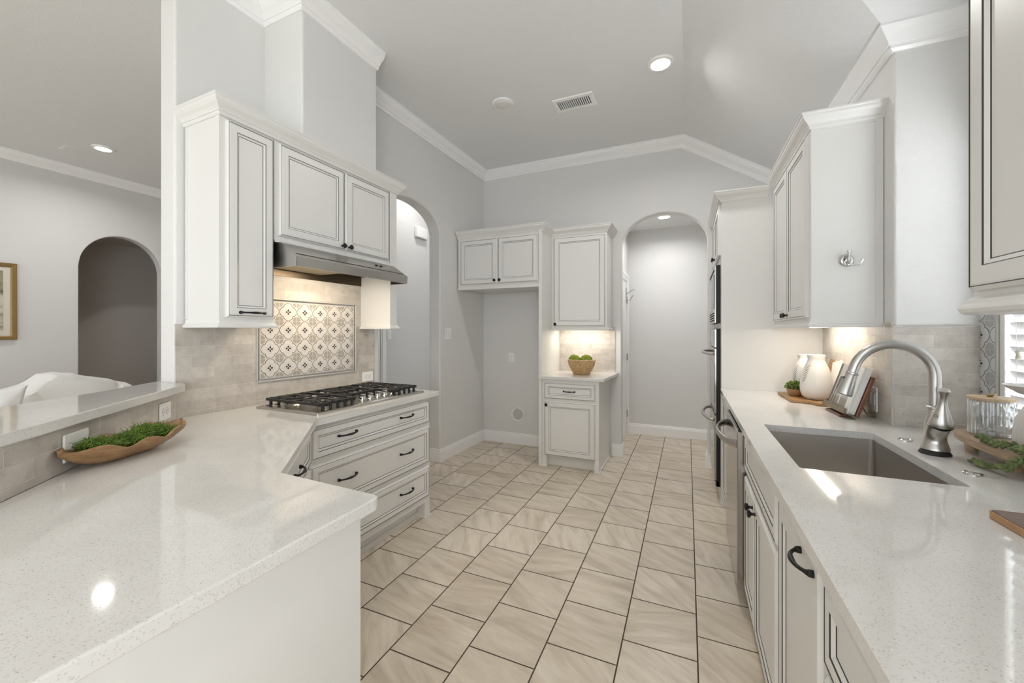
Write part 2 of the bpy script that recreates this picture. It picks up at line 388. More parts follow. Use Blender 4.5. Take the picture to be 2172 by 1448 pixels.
    def build(s, name, parent=None, loc=None, rotz=0, sharp=35, label=None):
        bmesh.ops.remove_doubles(s.bm, verts=s.bm.verts, dist=1e-6)
        bmesh.ops.recalc_face_normals(s.bm, faces=s.bm.faces)
        me = bpy.data.meshes.new(name); s.bm.to_mesh(me); s.bm.free()
        for m in s.mats: me.materials.append(m)
        if any(p.use_smooth for p in me.polygons): me.set_sharp_from_angle(angle=R(sharp))
        o = bpy.data.objects.new(name, me); COL.objects.link(o)
        if parent: o.parent = parent
        if loc: o.location = loc
        if rotz: o.rotation_euler = (0, 0, rotz)
        if label: o['label'] = label
        return o
def thing(name, label, cat, loc=(0, 0, 0), rotz=0, group=None):
    o = bpy.data.objects.new(name, None); COL.objects.link(o); o.location = loc; o.rotation_euler = (0, 0, rotz)
    o.empty_display_size = 0.1; o['label'] = label; o['category'] = cat
    if group: o['group'] = group
    return o
def tag(o, label, cat, group=None, kind=None):
    o['label'] = label; o['category'] = cat
    if group: o['group'] = group
    if kind: o['kind'] = kind
    return o
def struct(o, label=None):
    o['kind'] = 'structure'
    if label: o['label'] = label
    return o

# frames: left wall K (rotated 1.3 deg), x along the wall, -y out into the kitchen
DL = R(1.3); OL = (-2.465, 1.229, 0); RK = R(90) - DL
def K(s, out, z=0):
    return (OL[0] + s * math.sin(DL) + out * math.cos(DL), OL[1] + s * math.cos(DL) - out * math.sin(DL), z)
# bar wall J
UJ = Vector((-0.701, 0.713, 0)).normalized(); NJ = Vector((UJ.y, -UJ.x, 0)); RJ = math.atan2(UJ.y, UJ.x)
def J(x, out, z=0):
    p = Vector((-2.465, 1.216, 0)) + UJ * x + NJ * out; return (p.x, p.y, z)
CT = 0.93     # counter top
CH = 3.41     # flat ceiling

# ================================================================== SHELL
b = MB(); b.box(-9.0, 2.2, -4.2, 6.6, -0.12, 0, tile_m)
fl = struct(b.build('floor', loc=(0, 0, 0)), 'beige streaked square floor tile with dark grout')
fl.data.transform(Matrix.Translation((-0.04, -1.698 + 0.3095 * 4, 0))); fl.location = (0.04, 1.698 - 0.3095 * 4, 0)

# ceiling: flat part, right slope, dormer slope over the sink
b = MB()
SL = 0.643; xr = -0.03; xw = 0.918; yv = 2.523; zl = CH - SL * (xw - xr); yb = yv - (xw - xr)
b.quad([(-9, -4.2, CH), (xr, -4.2, CH), (xr, 6.6, CH), (-9, 6.6, CH)], ceil_m)
b.quad([(xr, yb, CH), (1.6, yb, CH), (1.6, -4.2, CH), (xr, -4.2, CH)], ceil_m)
b.quad([(xr, 4.7, CH), (xr, yb, CH), (xw, yv, zl), (xw, 4.7, zl)], ceil_m)
b.quad([(xr, yb, CH), (1.6, yb, CH), (1.6, yv, zl), (xw, yv, zl)], ceil_m)
b.box(-9, 1.6, -4.2, 6.6, CH + 0.02, CH + 0.12, ceil_m)
struct(b.build('ceiling'), 'textured grey ceiling, flat on the left and sloping down to the right')

def arch_wall(name, u0, u1, z1, o0, o1, spring, apex, th, m, loc, rotz, label, n=28):
    """wall in local x (u) / z, thickness th into +y, with an arched opening o0..o1"""
    b = MB(); c = (o0 + o1) / 2; hw = (o1 - o0) / 2
    b.box(u0, o0, 0, th, 0, spring, m); b.box(o1, u1, 0, th, 0, spring, m)
    arc = [(c - hw * math.cos(math.pi * i / n), spring + (apex - spring) * math.sin(math.pi * i / n)) for i in range(n + 1)]
    for y in (0, th):
        b.quad([(u0, y, spring), (o0, y, spring), (o0, y, z1), (u0, y, z1)], m)
        b.quad([(o1, y, spring), (u1, y, spring), (u1, y, z1), (o1, y, z1)], m)
        for (xa, za), (xb, zb) in zip(arc, arc[1:]):
            b.quad([(xa, y, za), (xb, y, zb), (xb, y, z1), (xa, y, z1)], m)
    for (xa, za), (xb, zb) in zip(arc, arc[1:]):
        b.quad([(xa, 0, za), (xb, 0, zb), (xb, th, zb), (xa, th, za)], m)
    b.quad([(u0, 0, z1), (u1, 0, z1), (u1, th, z1), (u0, th, z1)], m)
    b.quad([(u0, 0, spring), (u0, th, spring), (u0, th, z1), (u0, 0, z1)], m)
    b.quad([(u1, 0, spring), (u1, th, spring), (u1, th, z1), (u1, 0, z1)], m)
    o = b.build(name, loc=loc, rotz=rotz); struct(o, label)
    md = o.modifiers.new('round_corners', 'BEVEL'); md.width = 0.012; md.segments = 3; md.limit_method = 'ANGLE'; md.angle_limit = R(60)
    return o
arch_wall('wall_left', -0.013, 3.34, CH, 1.467, 2.368, 2.405, 2.66, 0.14, paint, OL, RK, 'grey textured wall behind the cooktop with an arched opening')
arch_wall('wall_back', -2.55, 0.95, CH, -0.67, 0.19, 2.325, 2.655, 0.115, paint, (0, 4.555, 0), 0, 'grey back wall of the fridge nook with a tall arched doorway')
# chase above the hood cabinets
b = MB(); b.box(0.47, 1.085, -0.345, 0.02, 2.535, CH, paint, 0.012, 3)
struct(b.build('wall_chase', loc=OL, rotz=RK), 'grey boxed duct chase rising from the cabinets to the ceiling')
# right side walls
WX0 = 1.40
b = MB(); b.box(xw, xw + 0.14, yv + 0.012, 4.55, 0, zl, paint)
b.box(xw, xw + 0.14, -4.2, -3.45, 0, CH, paint); b.box(xw, xw + 0.14, -0.95, 1.30, 0, CH, paint); b.box(xw, xw + 0.14, -3.45, -0.95, 2.3, CH, paint)  # gap in this wall added for the side fill lamp
struct(b.build('wall_right'), 'grey wall to the right of the sink counter')
b = MB(); b.box(xw + 0.012, WX0, yv, yv + 0.01, 0, zl, paint); b.tube([(xw + 0.012, yv + 0.012, 0.0), (xw + 0.012, yv + 0.012, zl)], 0.012, paint, 20)
struct(b.build('wall_pier'), 'bright grey wall face beside the sink window')
b = MB(); b.box(xw, 1.42, 1.17, 1.30, 0, CH, paint)
struct(b.build('wall_near_pier'), 'grey wall return behind the near wall cabinet')
# window wall with opening
WX = 1.226; wy0, wy1, wz0, wz1 = 1.46, 2.40, 0.965, 2.25
b = MB()
b.box(WX, WX + 0.14, 1.30, wy0, 0, CH, paint); b.box(WX, WX + 0.14, wy1, yv, 0, zl + 0.3, paint)
b.box(WX, WX + 0.14, wy0, wy1, 0, wz0, paint); b.box(WX, WX + 0.14, wy0, wy1, wz1, CH, paint)
struct(b.build('wall_window'), 'wall around the sink window')
# outer walls of the room behind and the living room
b = MB()
zz = [(-9.0, -6.1, 0, CH), (-3.1, -2.4, 0, CH), (1.2, 1.6, 0, CH), (-6.1, -3.1, 0, 0.5), (-6.1, -3.1, 2.7, CH), (-2.4, 1.2, 0, 0.6), (-2.4, 1.2, 2.9, CH)]  # openings invented to let fill light in from behind the camera
for x0, x1, z0, z1 in zz: b.box(x0, x1, -4.2, -4.06, z0, z1, paint)
struct(b.build('wall_front'), 'grey wall behind the camera with openings added for fill light')
arch_wall('wall_living', -4.0, 5.2, CH, 2.414, 3.28, 2.2, 2.655, 0.14, paint_living, (-6.96, 0, 0), R(90), 'grey living room wall with an arched niche doorway')
b = MB(); b.box(-8.3, -8.2, 1.6, 4.6, 0, CH, paint_dark); b.box(-8.3, -7.1, 4.0, 4.1, 0, CH, paint_dark); b.box(-8.3, -7.1, 1.6, 1.7, 0, CH, paint_dark)
b.box(-8.3, -7.1, 1.6, 4.1, 2.75, 2.8, paint_dark)
struct(b.build('wall_niche'), 'darker taupe wall seen through the living room arch')
b = MB(); b.box(-7.2, -3.4, 5.1, 5.25, 0, CH, paint_living); struct(b.build('wall_living_far'), 'far living room wall')
# side hall seen through the left arch
b = MB(); b.box(-3.5, -3.38, 2.15, 5.2, 0, CH, paint); b.box(-3.4, -2.6, 2.15, 2.25, 0, CH, paint); b.box(-3.5, -2.4, 5.1, 5.25, 0, CH, paint)
struct(b.build('wall_hall'), 'grey hallway wall seen through the left arch')
# pantry hall through the back arch
b = MB(); b.box(-0.85, 1.0, 5.68, 5.8, 0, 2.76, paint); b.box(0.80, 0.95, 4.67, 5.7, 0, 2.76, paint)
b.box(-0.86, -0.741, 4.67, 4.78, 0, 2.76, paint); b.box(-0.86, -0.741, 5.50, 5.7, 0, 2.76, paint); b.box(-0.86, -0.741, 4.78, 5.50, 2.10, 2.76, paint)
struct(b.build('wall_pantry'), 'grey wall of the short hall behind the back arch')
b = MB(); b.box(-0.86, 0.95, 4.67, 5.8, 2.755, 2.80, ceil_m)
struct(b.build('ceiling_pantry'), 'low ceiling of the hall behind the back arch')

# crown and base profiles: (sideways/out, down)
def crown_prof(h, p):
    return [(0, 0), (p, 0), (p, -0.10 * h), (0.90 * p, -0.16 * h), (0.86 * p, -0.30 * h), (0.70 * p, -0.46 * h), (0.50 * p, -0.58 * h), (0.34 * p, -0.72 * h),
            (0.30 * p, -0.80 * h), (0.22 * p, -0.80 * h), (0.20 * p, -0.90 * h), (0.12 * p, -1.0 * h), (0, -1.0 * h)]
def base_prof(h=0.135):
    return [(0, 0), (0.016, 0), (0.016, h * 0.74), (0.013, h * 0.78), (0.013, h * 0.85), (0.009, h * 0.88), (0.008, h * 0.97), (0.004, h), (0, h)]
def hcrown(name, path, z, h=0.105, p=0.085, side=1, label=None, m=trim_m):
    b = MB(); b.sweep([(x, y, z) for x, y in path], (0, 0, 1), crown_prof(h, p), m, side)
    return struct(b.build(name), label)
k = lambda s, o: K(s, o)[:2]
hcrown('trim_1', [k(-0.013, 0), k(0.47, 0), k(0.47, 0.345), k(1.085, 0.345)], CH, side=-1, label='white crown molding around the duct chase')
hcrown('trim_2', [k(1.085, 0), (-2.385, 4.555)], CH, side=-1, label='white crown molding along the left wall')
# raked crown on the back wall
b = MB()
b.sweep([(-2.385, 4.555, CH), (xr, 4.555, CH), (xw, 4.555, zl)], (0, -1, 0), [(-a2, a1) for a1, a2 in crown_prof(0.105, 0.085)], trim_m, -1)
o = b.build('trim_3')
struct(o, 'white crown molding that follows the peak of the back wall')
b = MB()
cp = [(0, 0.035), (0.075, 0.048), (0.078, 0.036), (0.060, 0.012), (0.042, -0.014), (0.030, -0.034), (0.022, -0.036), (0.020, -0.050), (0.008, -0.062), (0, -0.062)]
b.sweep([(xw, 4.555, zl), (xw, yv, zl), (WX, yv, zl)], (0, 0, 1), cp, trim_m, -1)
struct(b.build('trim_4'), 'white crown molding turning the corner beside the sink')
hcrown('trim_5', [(-6.96, -4.0), (-6.96, 5.1)], CH, side=-1, label='white crown molding in the living room')
def base(name, path, side, label, h=0.135):
    b = MB(); b.sweep([(x, y, 0) for x, y in path], (0, 0, 1), base_prof(h), trim_m, side); return struct(b.build(name), label)
base('baseboard_left', [K(2.368, -0.14)[:2], k(2.368, 0), (-2.388, 4.555), (-1.40, 4.555)], -1, 'white baseboard around the fridge nook')
base('baseboard_back', [(-0.775, 4.555), (-0.67, 4.555), (-0.67, 4.67)], -1, 'white baseboard left of the back arch')
base('baseboard_arch', [(0.19, 4.67), (0.19, 4.555), (0.26, 4.555)], -1, 'white baseboard right of the back arch')
base('baseboard_pantry', [(-0.741, 5.52), (-0.741, 5.68), (0.80, 5.68)], -1, 'white baseboard in the hall behind the arch')
base('baseboard_living', [(-6.96, -4.0), (-6.96, 2.414)], -1, 'white baseboard in the living room')

# ================================================================== CABINET HELPERS
def panel(b, x0, x1, z0, z1, yb, yf, m=cab, fw=0.052, lw=0.0026, outer=0.011):
    """raised framed door/drawer front; back plane yb, front plane yf (yf < yb is out)"""
    t = yf - yb
    L = [(0, 0, m), (0, 0.55 * t, m), (outer - 0.003, t, glaze), (outer - 0.003 + lw, t * 0.94, m), (outer + 0.004, t, m), (fw, t, glaze),
         (fw + lw, t * 0.88, m), (fw + 0.012, t * 0.62, glaze), (fw + 0.012 + lw, t * 0.55, m)]
    prev = None
    for ins, d, mt in L:
        ins = min(ins, (x1 - x0) / 2 - 0.002, (z1 - z0) / 2 - 0.002)
        ring = [b.v((x, yb + d, z)) for x, z in ((x0 + ins, z0 + ins), (x1 - ins, z0 + ins), (x1 - ins, z1 - ins), (x0 + ins, z1 - ins))]
        if prev:
            for i in range(4): b.face([prev[0][i], prev[0][(i + 1) % 4], ring[(i + 1) % 4], ring[i]], prev[1])
        prev = (ring, mt)
    b.face(prev[0], m)
def knob(parent, x, y, z):
    b = MB(); b.lathe([(0.0, 0), (0.008, 0), (0.0055, 0.006), (0.006, 0.014), (0.0145, 0.020), (0.0165, 0.024), (0.014, 0.029), (0.006, 0.031), (0, 0.031)], black, (x, y, z), (0, -1, 0), 20)
    return b.build('knob', parent)
def pull(parent, x, y, z, L=0.135, axis='x', name='handle', m=None):
    m = m or black
    b = MB(); n = 20; pts = []; rs = []
    for i in range(n + 1):
        u = -1 + 2 * i / n; pr = 0.006 + 0.022 * (1 - u ** 4) + 0.003 * math.cos(u * math.pi)
        d = u * L / 2
        pts.append((x + (d if axis == 'x' else 0), y - pr, z + (d if axis == 'z' else 0)))
        rs.append(0.0044 + 0.0022 * math.exp(-(u / 0.35) ** 2) + 0.0022 * (abs(u) > 0.86))
    b.tube(pts, rs, m, 10)
    for sg in (-1, 1):
        d = sg * L / 2 * 0.93
        px = x + (d if axis == 'x' else 0); pz = z + (d if axis == 'z' else 0)
        b.lathe([(0, 0), (0.0085, 0), (0.0085, 0.006), (0.0075, 0.0105), (0.005, 0.013), (0, 0.0135)], m, (px, y, pz), (0, -1, 0), 14)
    return b.build(name, parent)
def door(parent, x0, x1, z0, z1, yb, hw=None, fw=0.052, t=0.02, name='door'):
    b = MB(); panel(b, x0, x1, z0, z1, yb, yb - t, fw=fw)
    o = b.build(name, parent)
    if hw:
        kind, hx, hz = hw[:3]
        if kind == 'knob': knob(o, hx, yb - t, hz)
        elif kind == 'pull': pull(o, hx, yb - t, hz, *(hw[3:] or (0.135,)))
        elif kind == 'pulls':
            for q in hx: pull(o, q, yb - t, hz)
    return o
def cab_crown(path, z0, z1, side, label, p=0.052, name='crown_molding'):
    b = MB(); b.sweep([(x, y, z1) for x, y in path], (0, 0, 1), crown_prof(z1 - z0, p), cab, side)
    return tag(b.build(name), label, 'molding')
def rail_prof(h=0.05, p=0.022):
    return [(0, 0), (p * 0.9, 0), (p, h * 0.16), (p * 0.95, h * 0.34), (p * 0.5, h * 0.46), (p * 0.42, h * 0.56), (p * 0.28, h * 0.62), (p * 0.2, h), (0, h)]

# ================================================================== LEFT: COOKTOP WALL
# backsplash on the cooktop wall
sp = thing('backsplash', 'beige tumbled brick tile backsplash behind the gas cooktop', 'backsplash', K(0, 0.001), RK)
PS0, PS1, PZ0, PZ1 = 0.42, 1.197, 1.077, 1.59
b = MB(); th = 0.010
for x0, x1, z0, z1 in ((-0.013, PS0, CT, 1.425), (PS0, PS1, CT, PZ0), (PS1, 1.407, CT, 1.90), (0.31, PS0, 1.425, 1.90), (PS0, PS1, PZ1, 1.90)):
    b.box(x0, x1, -th, 0, z0, z1, brick_m)
b.build('brick_tile', sp)
def tile_pattern(b, cx, cz, s, y, cr, ta, ln, gl, di, H=None):
    H = H or s
    def pt(px, pz, d): return (cx + px * s, y - d, cz + pz * H)
    q = 0.485
    b.quad([pt(-q, -q, 0), pt(q, -q, 0), pt(q, q, 0), pt(-q, q, 0)], cr)
    for sx, sz in ((1, 1), (-1, 1), (-1, -1), (1, -1)):
        b.face([b.v(pt(sx * q, sz * q, 0.0002))] + [b.v(pt(sx * (q - 0.225 * math.cos(math.pi / 2 * i / 8)), sz * (q - 0.225 * math.sin(math.pi / 2 * i / 8)), 0.0002)) for i in range(9)], ta)
    # quatrefoil outline
    out = []
    n = 64
    def rad(a):
        c = abs(math.cos(2 * a)); return 0.375 + 0.112 * (c ** 0.6)
    R1 = [(rad(2 * math.pi * i / n), 2 * math.pi * i / n) for i in range(n)]
    def ringpts(sc, d, add=0): return [b.v(pt((r * sc + add) * math.cos(a), (r * sc + add) * math.sin(a), d)) for r, a in R1]
    def clamp(v): return max(-0.485, min(0.485, v))
    halo = [b.v(pt(clamp((r + 0.03) * math.cos(a)), clamp((r + 0.03) * math.sin(a)), 0.0003)) for r, a in R1]; b.face(halo, cr)
    o1 = [b.v(pt(clamp((r) * math.cos(a)), clamp((r) * math.sin(a)), 0.0006)) for r, a in R1]; b.face(o1, ln)
    i1 = [b.v(pt(clamp((r - 0.014 - 0.022 * abs(math.sin(2 * a)) ** 1.2) * math.cos(a)), clamp((r - 0.014 - 0.022 * abs(math.sin(2 * a)) ** 1.2) * math.sin(a)), 0.0009)) for r, a in R1]
    b.face(i1, cr)
    # thin scroll ring
    for k in range(4):
        a0 = k * math.pi / 2; ccx, ccz = 0.125 * math.cos(a0), 0.125 * math.sin(a0); m_ = 14
        for rr, w in ((0.105, 0.008),):
            for j in range(m_):
                t0 = a0 - 1.9 + 3.8 * j / m_; t1 = a0 - 1.9 + 3.8 * (j + 1) / m_
                b.quad([pt(ccx + rr * math.cos(t0), ccz + rr * math.sin(t0), 0.0012), pt(ccx + rr * math.cos(t1), ccz + rr * math.sin(t1), 0.0012),
                        pt(ccx + (rr - w) * math.cos(t1), ccz + (rr - w) * math.sin(t1), 0.0012), pt(ccx + (rr - w) * math.cos(t0), ccz + (rr - w) * math.sin(t0), 0.0012)], gl)
    for k in range(4):
        for dr, sz in ((0.100, 0.060), (0.058, 0.038)):
            a0 = k * math.pi / 2 + (math.pi / 4 if sz < 0.035 else 0)
            x, z = dr * math.cos(a0), dr * math.sin(a0)
            b.quad([pt(x - sz, z, 0.0013), pt(x, z - sz, 0.0013), pt(x + sz, z, 0.0013), pt(x, z + sz, 0.0013)], di)
b = MB(); b.box(PS0 + 0.010, PS1 - 0.010, -0.010, -0.001, PZ0 + 0.010, PZ1 - 0.010, grout_m)
tw = (PS1 - PS0 - 0.03) / 6; thh = (PZ1 - PZ0 - 0.03) / 4
for i in range(6):
    for j in range(4):
        tile_pattern(b, PS0 + 0.015 + tw * (i + 0.5), PZ0 + 0.015 + thh * (j + 0.5), tw, -0.0104, cream, taupe, brown_line, grey_line, dia, thh)
b.build('patterned_tile_panel', sp, label='cream quatrefoil tiles with dark diamond centres')
b = MB(); pp = [(0, 0), (0.014, 0), (0.014, 0.010), (0.011, 0.016), (0.004, 0.017), (0, 0.012)]
b.sweep([(PS0, 0, PZ0), (PS1, 0, PZ0), (PS1, 0, PZ1), (PS0, 0, PZ1), (PS0, 0, PZ0)], (0, -1, 0), pp, pencil, -1 if True else 1)
b.build('pencil_trim', sp)

# bar wall with splash and ledge
b = MB(); b.box(-2.6, 0, 0, 0.12, 0, 1.08, paint); struct(b.build('wall_bar', loc=J(0, 0), rotz=RJ), 'low angled wall under the raised bar ledge')
b = MB(); b.box(-2.6, -0.012, -0.012, 0, CT, 1.08, brick_m)
tag(b.build('bar_backsplash', loc=J(0, 0), rotz=RJ), 'beige brick tile strip below the raised bar ledge', 'backsplash')
b = MB()
near = Vector((-1.654, 0.425)) - Vector((-2.35, 1.207)); nn = near.normalized()
P1 = Vector((-2.35, 1.207)); Pn = P1 + nn * 2.5
poly = [tuple(P1), (-2.415, 1.232), (-2.452, 1.224), (-2.455, 1.205), (-2.60, 1.205), (-2.62, 1.25), (-2.66, 1.25), (-2.565, 1.12), (-2.40, 0.88), (-2.262, 0.60), (-2.10, 0.36), (-1.60, -0.20), (Pn.x - 0.42, Pn.y - 0.36), tuple(Pn)]
b.prism(poly[::-1] if False else poly, 1.08, 1.115, quartz_m, 0.003)
tag(b.build('bar_ledge'), 'raised white quartz bar ledge on the low angled wall', 'ledge')

# main peninsula counter with cooktop leg
b = MB()
e = 0.0
pc = [K(0, 0.010)[:2], K(1.375, 0.010)[:2], K(1.375, 0.69)[:2], K(0.283, 0.69)[:2], (-1.203, 0.881), (-0.80, 0.875), (-0.785, 0.868), (-0.779, 0.855), (-0.779, -0.45), J(-2.34, 0.0115)[:2], J(-0.0115, 0.0115)[:2]]
b.prism(pc[::-1], CT - 0.035, CT, quartz_m, 0.004, 2)
tag(b.build('peninsula_countertop'), 'white speckled quartz countertop carrying the gas cooktop and running to the foreground', 'countertop')
# peninsula base with plain white end panel
b = MB(); pb = [(-1.16, 0.825), (-0.805, 0.825), (-0.805, -0.40), (-1.16, -0.06)]
b.prism(pb[::-1], 0.0, CT - 0.035, cab, 0.002)
tag(b.build('peninsula_cabinet'), 'plain white cabinet panel under the foreground countertop', 'cabinet')
# diagonal corner cabinet
d0 = Vector(K(0.275, 0.648)[:2]); d1 = Vector((-1.215, 0.835)); du = (d0 - d1).normalized(); dl = (d0 - d1).length
cd = thing('corner_cabinet', 'white diagonal corner base cabinet with a grooved door between peninsula and drawers', 'cabinet', (d1.x, d1.y, 0), math.atan2(du.y, du.x))
b = MB(); b.box(0.0, dl, 0.0, 0.35, 0.10, CT - 0.036, cab); b.box(0.0, dl, 0.06, 0.35, 0, 0.10, cab); b.build('body', cd)
door(cd, 0.045, dl - 0.045, 0.707, 0.874, 0.0, ('pull', dl * 0.5, 0.80, 0.13), name='drawer', fw=0.040)
door(cd, 0.045, dl - 0.045, 0.13, 0.677, 0.0, None)

# cooktop drawer cabinet
dc = thing('drawer_cabinet', 'white three-drawer base cabinet under the gas cooktop', 'cabinet', K(0, 0), RK)
b = MB(); b.box(0.252, 1.312, -0.65, -0.02, 0.115, CT - 0.036, cab, 0.0015, 1)
b.box(0.252, 1.25, -0.58, -0.02, 0.0, 0.115, cab)
b.box(1.252, 1.312, -0.65, -0.02, 0.0, 0.115, cab)
b.box(0.30, 1.252, -0.592, -0.58, 0.0, 0.035, cab)
b.prism([(1.246, -0.655), (1.322, -0.655), (1.326, -0.64), (1.326, -0.56), (1.246, -0.56)], 0.0, 0.012, cab, 0.002)
b.build('body', dc)
for z0, z1 in ((0.707, 0.874), (0.410, 0.677), (0.160, 0.383)):
    door(dc, 0.275, 1.288, z0, z1, -0.65, ('pulls', (0.512, 1.025), (z0 + z1) / 2 + 0.012), name='drawer', fw=0.040)

# upper cabinets
tc = thing('tall_wall_cabinet', 'narrow white wall cabinet with one tall grooved door left of the range hood', 'cabinet', K(0, 0), RK)
b = MB(); b.box(0.034, 0.316, -0.312, -0.012, 1.425, 2.50, cab, 0.0015, 1)
b.box(0.030, 0.034, -0.025, -0.012, 1.45, 2.478, cab); b.box(0.030, 0.034, -0.312, -0.285, 1.45, 2.478, cab)
b.build('body', tc)
door(tc, 0.058, 0.308, 1.460, 2.462, -0.312, ('pull', 0.185, 1.485, 0.135), fw=0.048)
b = MB(); b.sweep([(0.034, 0.0 - 0.012, 1.405), (0.034, -0.312, 1.405), (0.316, -0.312, 1.405), (0.316, -0.10, 1.405)], (0, 0, 1), rail_prof(0.042, 0.018), cab, -1)
b.box(0.036, 0.314, -0.31, -0.012, 1.415, 1.425, cab); b.build('light_rail', tc)
hc = thing('hood_cabinet', 'white double-door wall cabinet directly above the range hood', 'cabinet', K(0, 0), RK)
b = MB(); b.box(0.318, 1.250, -0.312, -0.012, 1.905, 2.50, cab, 0.0015, 1); b.box(0.318, 1.250, -0.322, -0.312, 1.893, 1.915, cab, 0.003)
b.build('body', hc)
door(hc, 0.340, 0.804, 1.932, 2.460, -0.312, ('knob', 0.780, 1.958)); door(hc, 0.812, 1.236, 1.932, 2.460, -0.312, ('knob', 0.838, 1.958))
ec = thing('end_panel_cabinet', 'slim white end cabinet panel right of the range hood', 'cabinet', K(0, 0), RK)
b = MB(); b.box(1.254, 1.330, -0.318, -0.012, 1.425, 2.50, cab, 0.0015, 1); b.build('body', ec)
b = MB(); b.sweep([(1.254, -0.02, 1.405), (1.254, -0.318, 1.405), (1.330, -0.318, 1.405), (1.330, -0.02, 1.405)], (0, 0, 1), rail_prof(0.04, 0.022), cab, -1)
b.box(1.254, 1.33, -0.318, -0.02, 1.41, 1.425, cab); b.build('light_rail', ec)
cab_crown([k(0.034, 0.0), k(0.034, 0.318), k(1.332, 0.318), k(1.332, 0.0)], 2.474, 2.556, -1, 'white crown molding on top of the cabinets over the cooktop', 0.055)
# range hood
rh = thing('range_hood', 'stainless steel under-cabinet range hood with a lit underside', 'range hood', K(0, 0), RK)
b = MB(); h0, h1 = 0.335, 1.268
sec = [(-0.012, 1.893), (-0.34, 1.893), (-0.478, 1.803), (-0.473, 1.750), (-0.465, 1.750), (-0.468, 1.79), (-0.34, 1.87), (-0.012, 1.87)]
tops = [[b.v((x, y, z)) for y, z in sec] for x in (h0, h1)]
n_ = len(sec)
for i in range(n_ - 1): b.face([tops[0][i], tops[0][i + 1], tops[1][i + 1], tops[1][i]], steel_h if i < 4 else hood_in)
for x, t in ((h0, 0.004), (h1, -0.004)):
    for xx in (x, x + t):
        b.quad([(xx, -0.012, 1.893), (xx, -0.34, 1.893), (xx, -0.478, 1.803), (xx, -0.473, 1.750)], steel_h) if False else None
    o_ = [(-0.012, 1.893), (-0.34, 1.893), (-0.478, 1.803), (-0.473, 1.750), (-0.012, 1.750)]
    A = [b.v((x, y, z)) for y, z in o_]; B = [b.v((x + t, y, z)) for y, z in o_]
    b.face(A, steel_h); b.face(B, hood_in)
    for i in range(5): b.face([A[i], A[(i + 1) % 5], B[(i + 1) % 5], B[i]], steel_h)
b.box(h0, h1, -0.020, -0.012, 1.75, 1.88, hood_in)
b.build('hood_shell', rh)
b = MB(); b.box(h0 + 0.02, h1 - 0.02, -0.45, -0.02, 1.82, 1.825, hood_in); b.build('inner_pan', rh)
b = MB(); b.box(h0 + 0.14, h0 + 0.50, -0.36, -0.06, 1.785, 1.82, filter_m, 0.004); b.build('grease_filter', rh)
for i, xx in enumerate((0.63, 0.80)):
    b = MB(); b.box(xx, xx + 0.15, -0.43, -0.375, 1.772, 1.82, LEDW, 0.003); b.build('hood_lamp', rh)
for xx in (1.03, 1.075):
    b = MB(); b.lathe([(0.0, 0), (0.009, 0), (0.009, 0.006), (0, 0.006)], black, (xx, -0.392, 1.860), (0, -0.55, 0.84), 14); b.build('button', rh)
l = lamp('AREA', 'hood_lamp_light', K(0.72, 0.33, 1.775), 1.7, (1.0, 0.84, 0.62), 0.30, (-0.35, 0, -1), size_y=0.06)

# cooktop
ck = thing('gas_cooktop', 'stainless five-burner gas cooktop with black grates on the white counter', 'cooktop', K(0, 0, CT), RK)
c0, c1, cy0, cy1 = 0.345, 1.277, -0.630, -0.105
b = MB()
def rr(x0, x1, y0, y1, r, n=6):
    P_ = []
    for cx_, cy_, a in ((x1 - r, y0 + r, -90), (x1 - r, y1 - r, 0), (x0 + r, y1 - r, 90), (x0 + r, y0 + r, 180)):
        for i in range(n + 1): t = R(a + 90 * i / n); P_.append((cx_ + r * math.cos(t), cy_ + r * math.sin(t)))
    return P_
def loft(b, loops, m, cap=True):
    vs = [[b.v(p) for p in lp] for lp in loops]
    for A, B in zip(vs, vs[1:]):
        n = len(A)
        for i in range(n): b.face([A[i], A[(i + 1) % n], B[(i + 1) % n], B[i]], m)
    if cap: b.face(vs[-1], m)
    return vs
lv = []
for ins, z in ((0, 0.0), (0, 0.010), (0.012, 0.014), (0.030, 0.012), (0.038, 0.006)):
    lv.append([(x, y, z) for x, y in rr(c0 + ins, c1 - ins, cy0 + ins, cy1 - ins, 0.012)])
loft(b, lv, steel_h)
cx = (c0 + c1) / 2
b.prism([(cx - 0.17, cy0 + 0.012), (cx + 0.17, cy0 + 0.012), (cx + 0.155, cy0 + 0.125), (cx + 0.12, cy0 + 0.14), (cx - 0.12, cy0 + 0.14), (cx - 0.155, cy0 + 0.125)], 0.005, 0.0165, steel_h, 0.003)
b.build('tray', ck)
for i in range(5):
    b = MB(); kx = 0.742 + i * 0.066; ky = -0.553
    b.lathe([(0, 0), (0.024, 0), (0.024, 0.006), (0.0215, 0.008), (0.019, 0.024), (0.017, 0.027), (0, 0.027)], chrome, (kx, ky, 0.0165), (0, -0.08, 1), 28, rad=lambda a, z: 1 + 0.02 * math.cos(18 * a))
    b.box(kx - 0.005, kx + 0.005, ky - 0.020, ky + 0.018, 0.040, 0.057, chrome, 0.002); b.build('knob', ck)
burners = [(c0 + 0.155, -0.485, 0.033), (c0 + 0.155, -0.235, 0.042), (cx, -0.27, 0.052), (c1 - 0.155, -0.235, 0.042), (c1 - 0.155, -0.485, 0.033)]
for x, y, r in burners:
    b = MB(); b.lathe([(0, 0), (r * 1.35, 0), (r * 1.2, 0.006), (r * 1.05, 0.010), (r, 0.012)], steel_h, (x, y, 0.006), seg=28)
    b.lathe([(r, 0.010), (r, 0.020), (r * 0.93, 0.021), (r * 0.90, 0.028), (0, 0.029)], iron, (x, y, 0.006), seg=28); b.build('burner', ck)
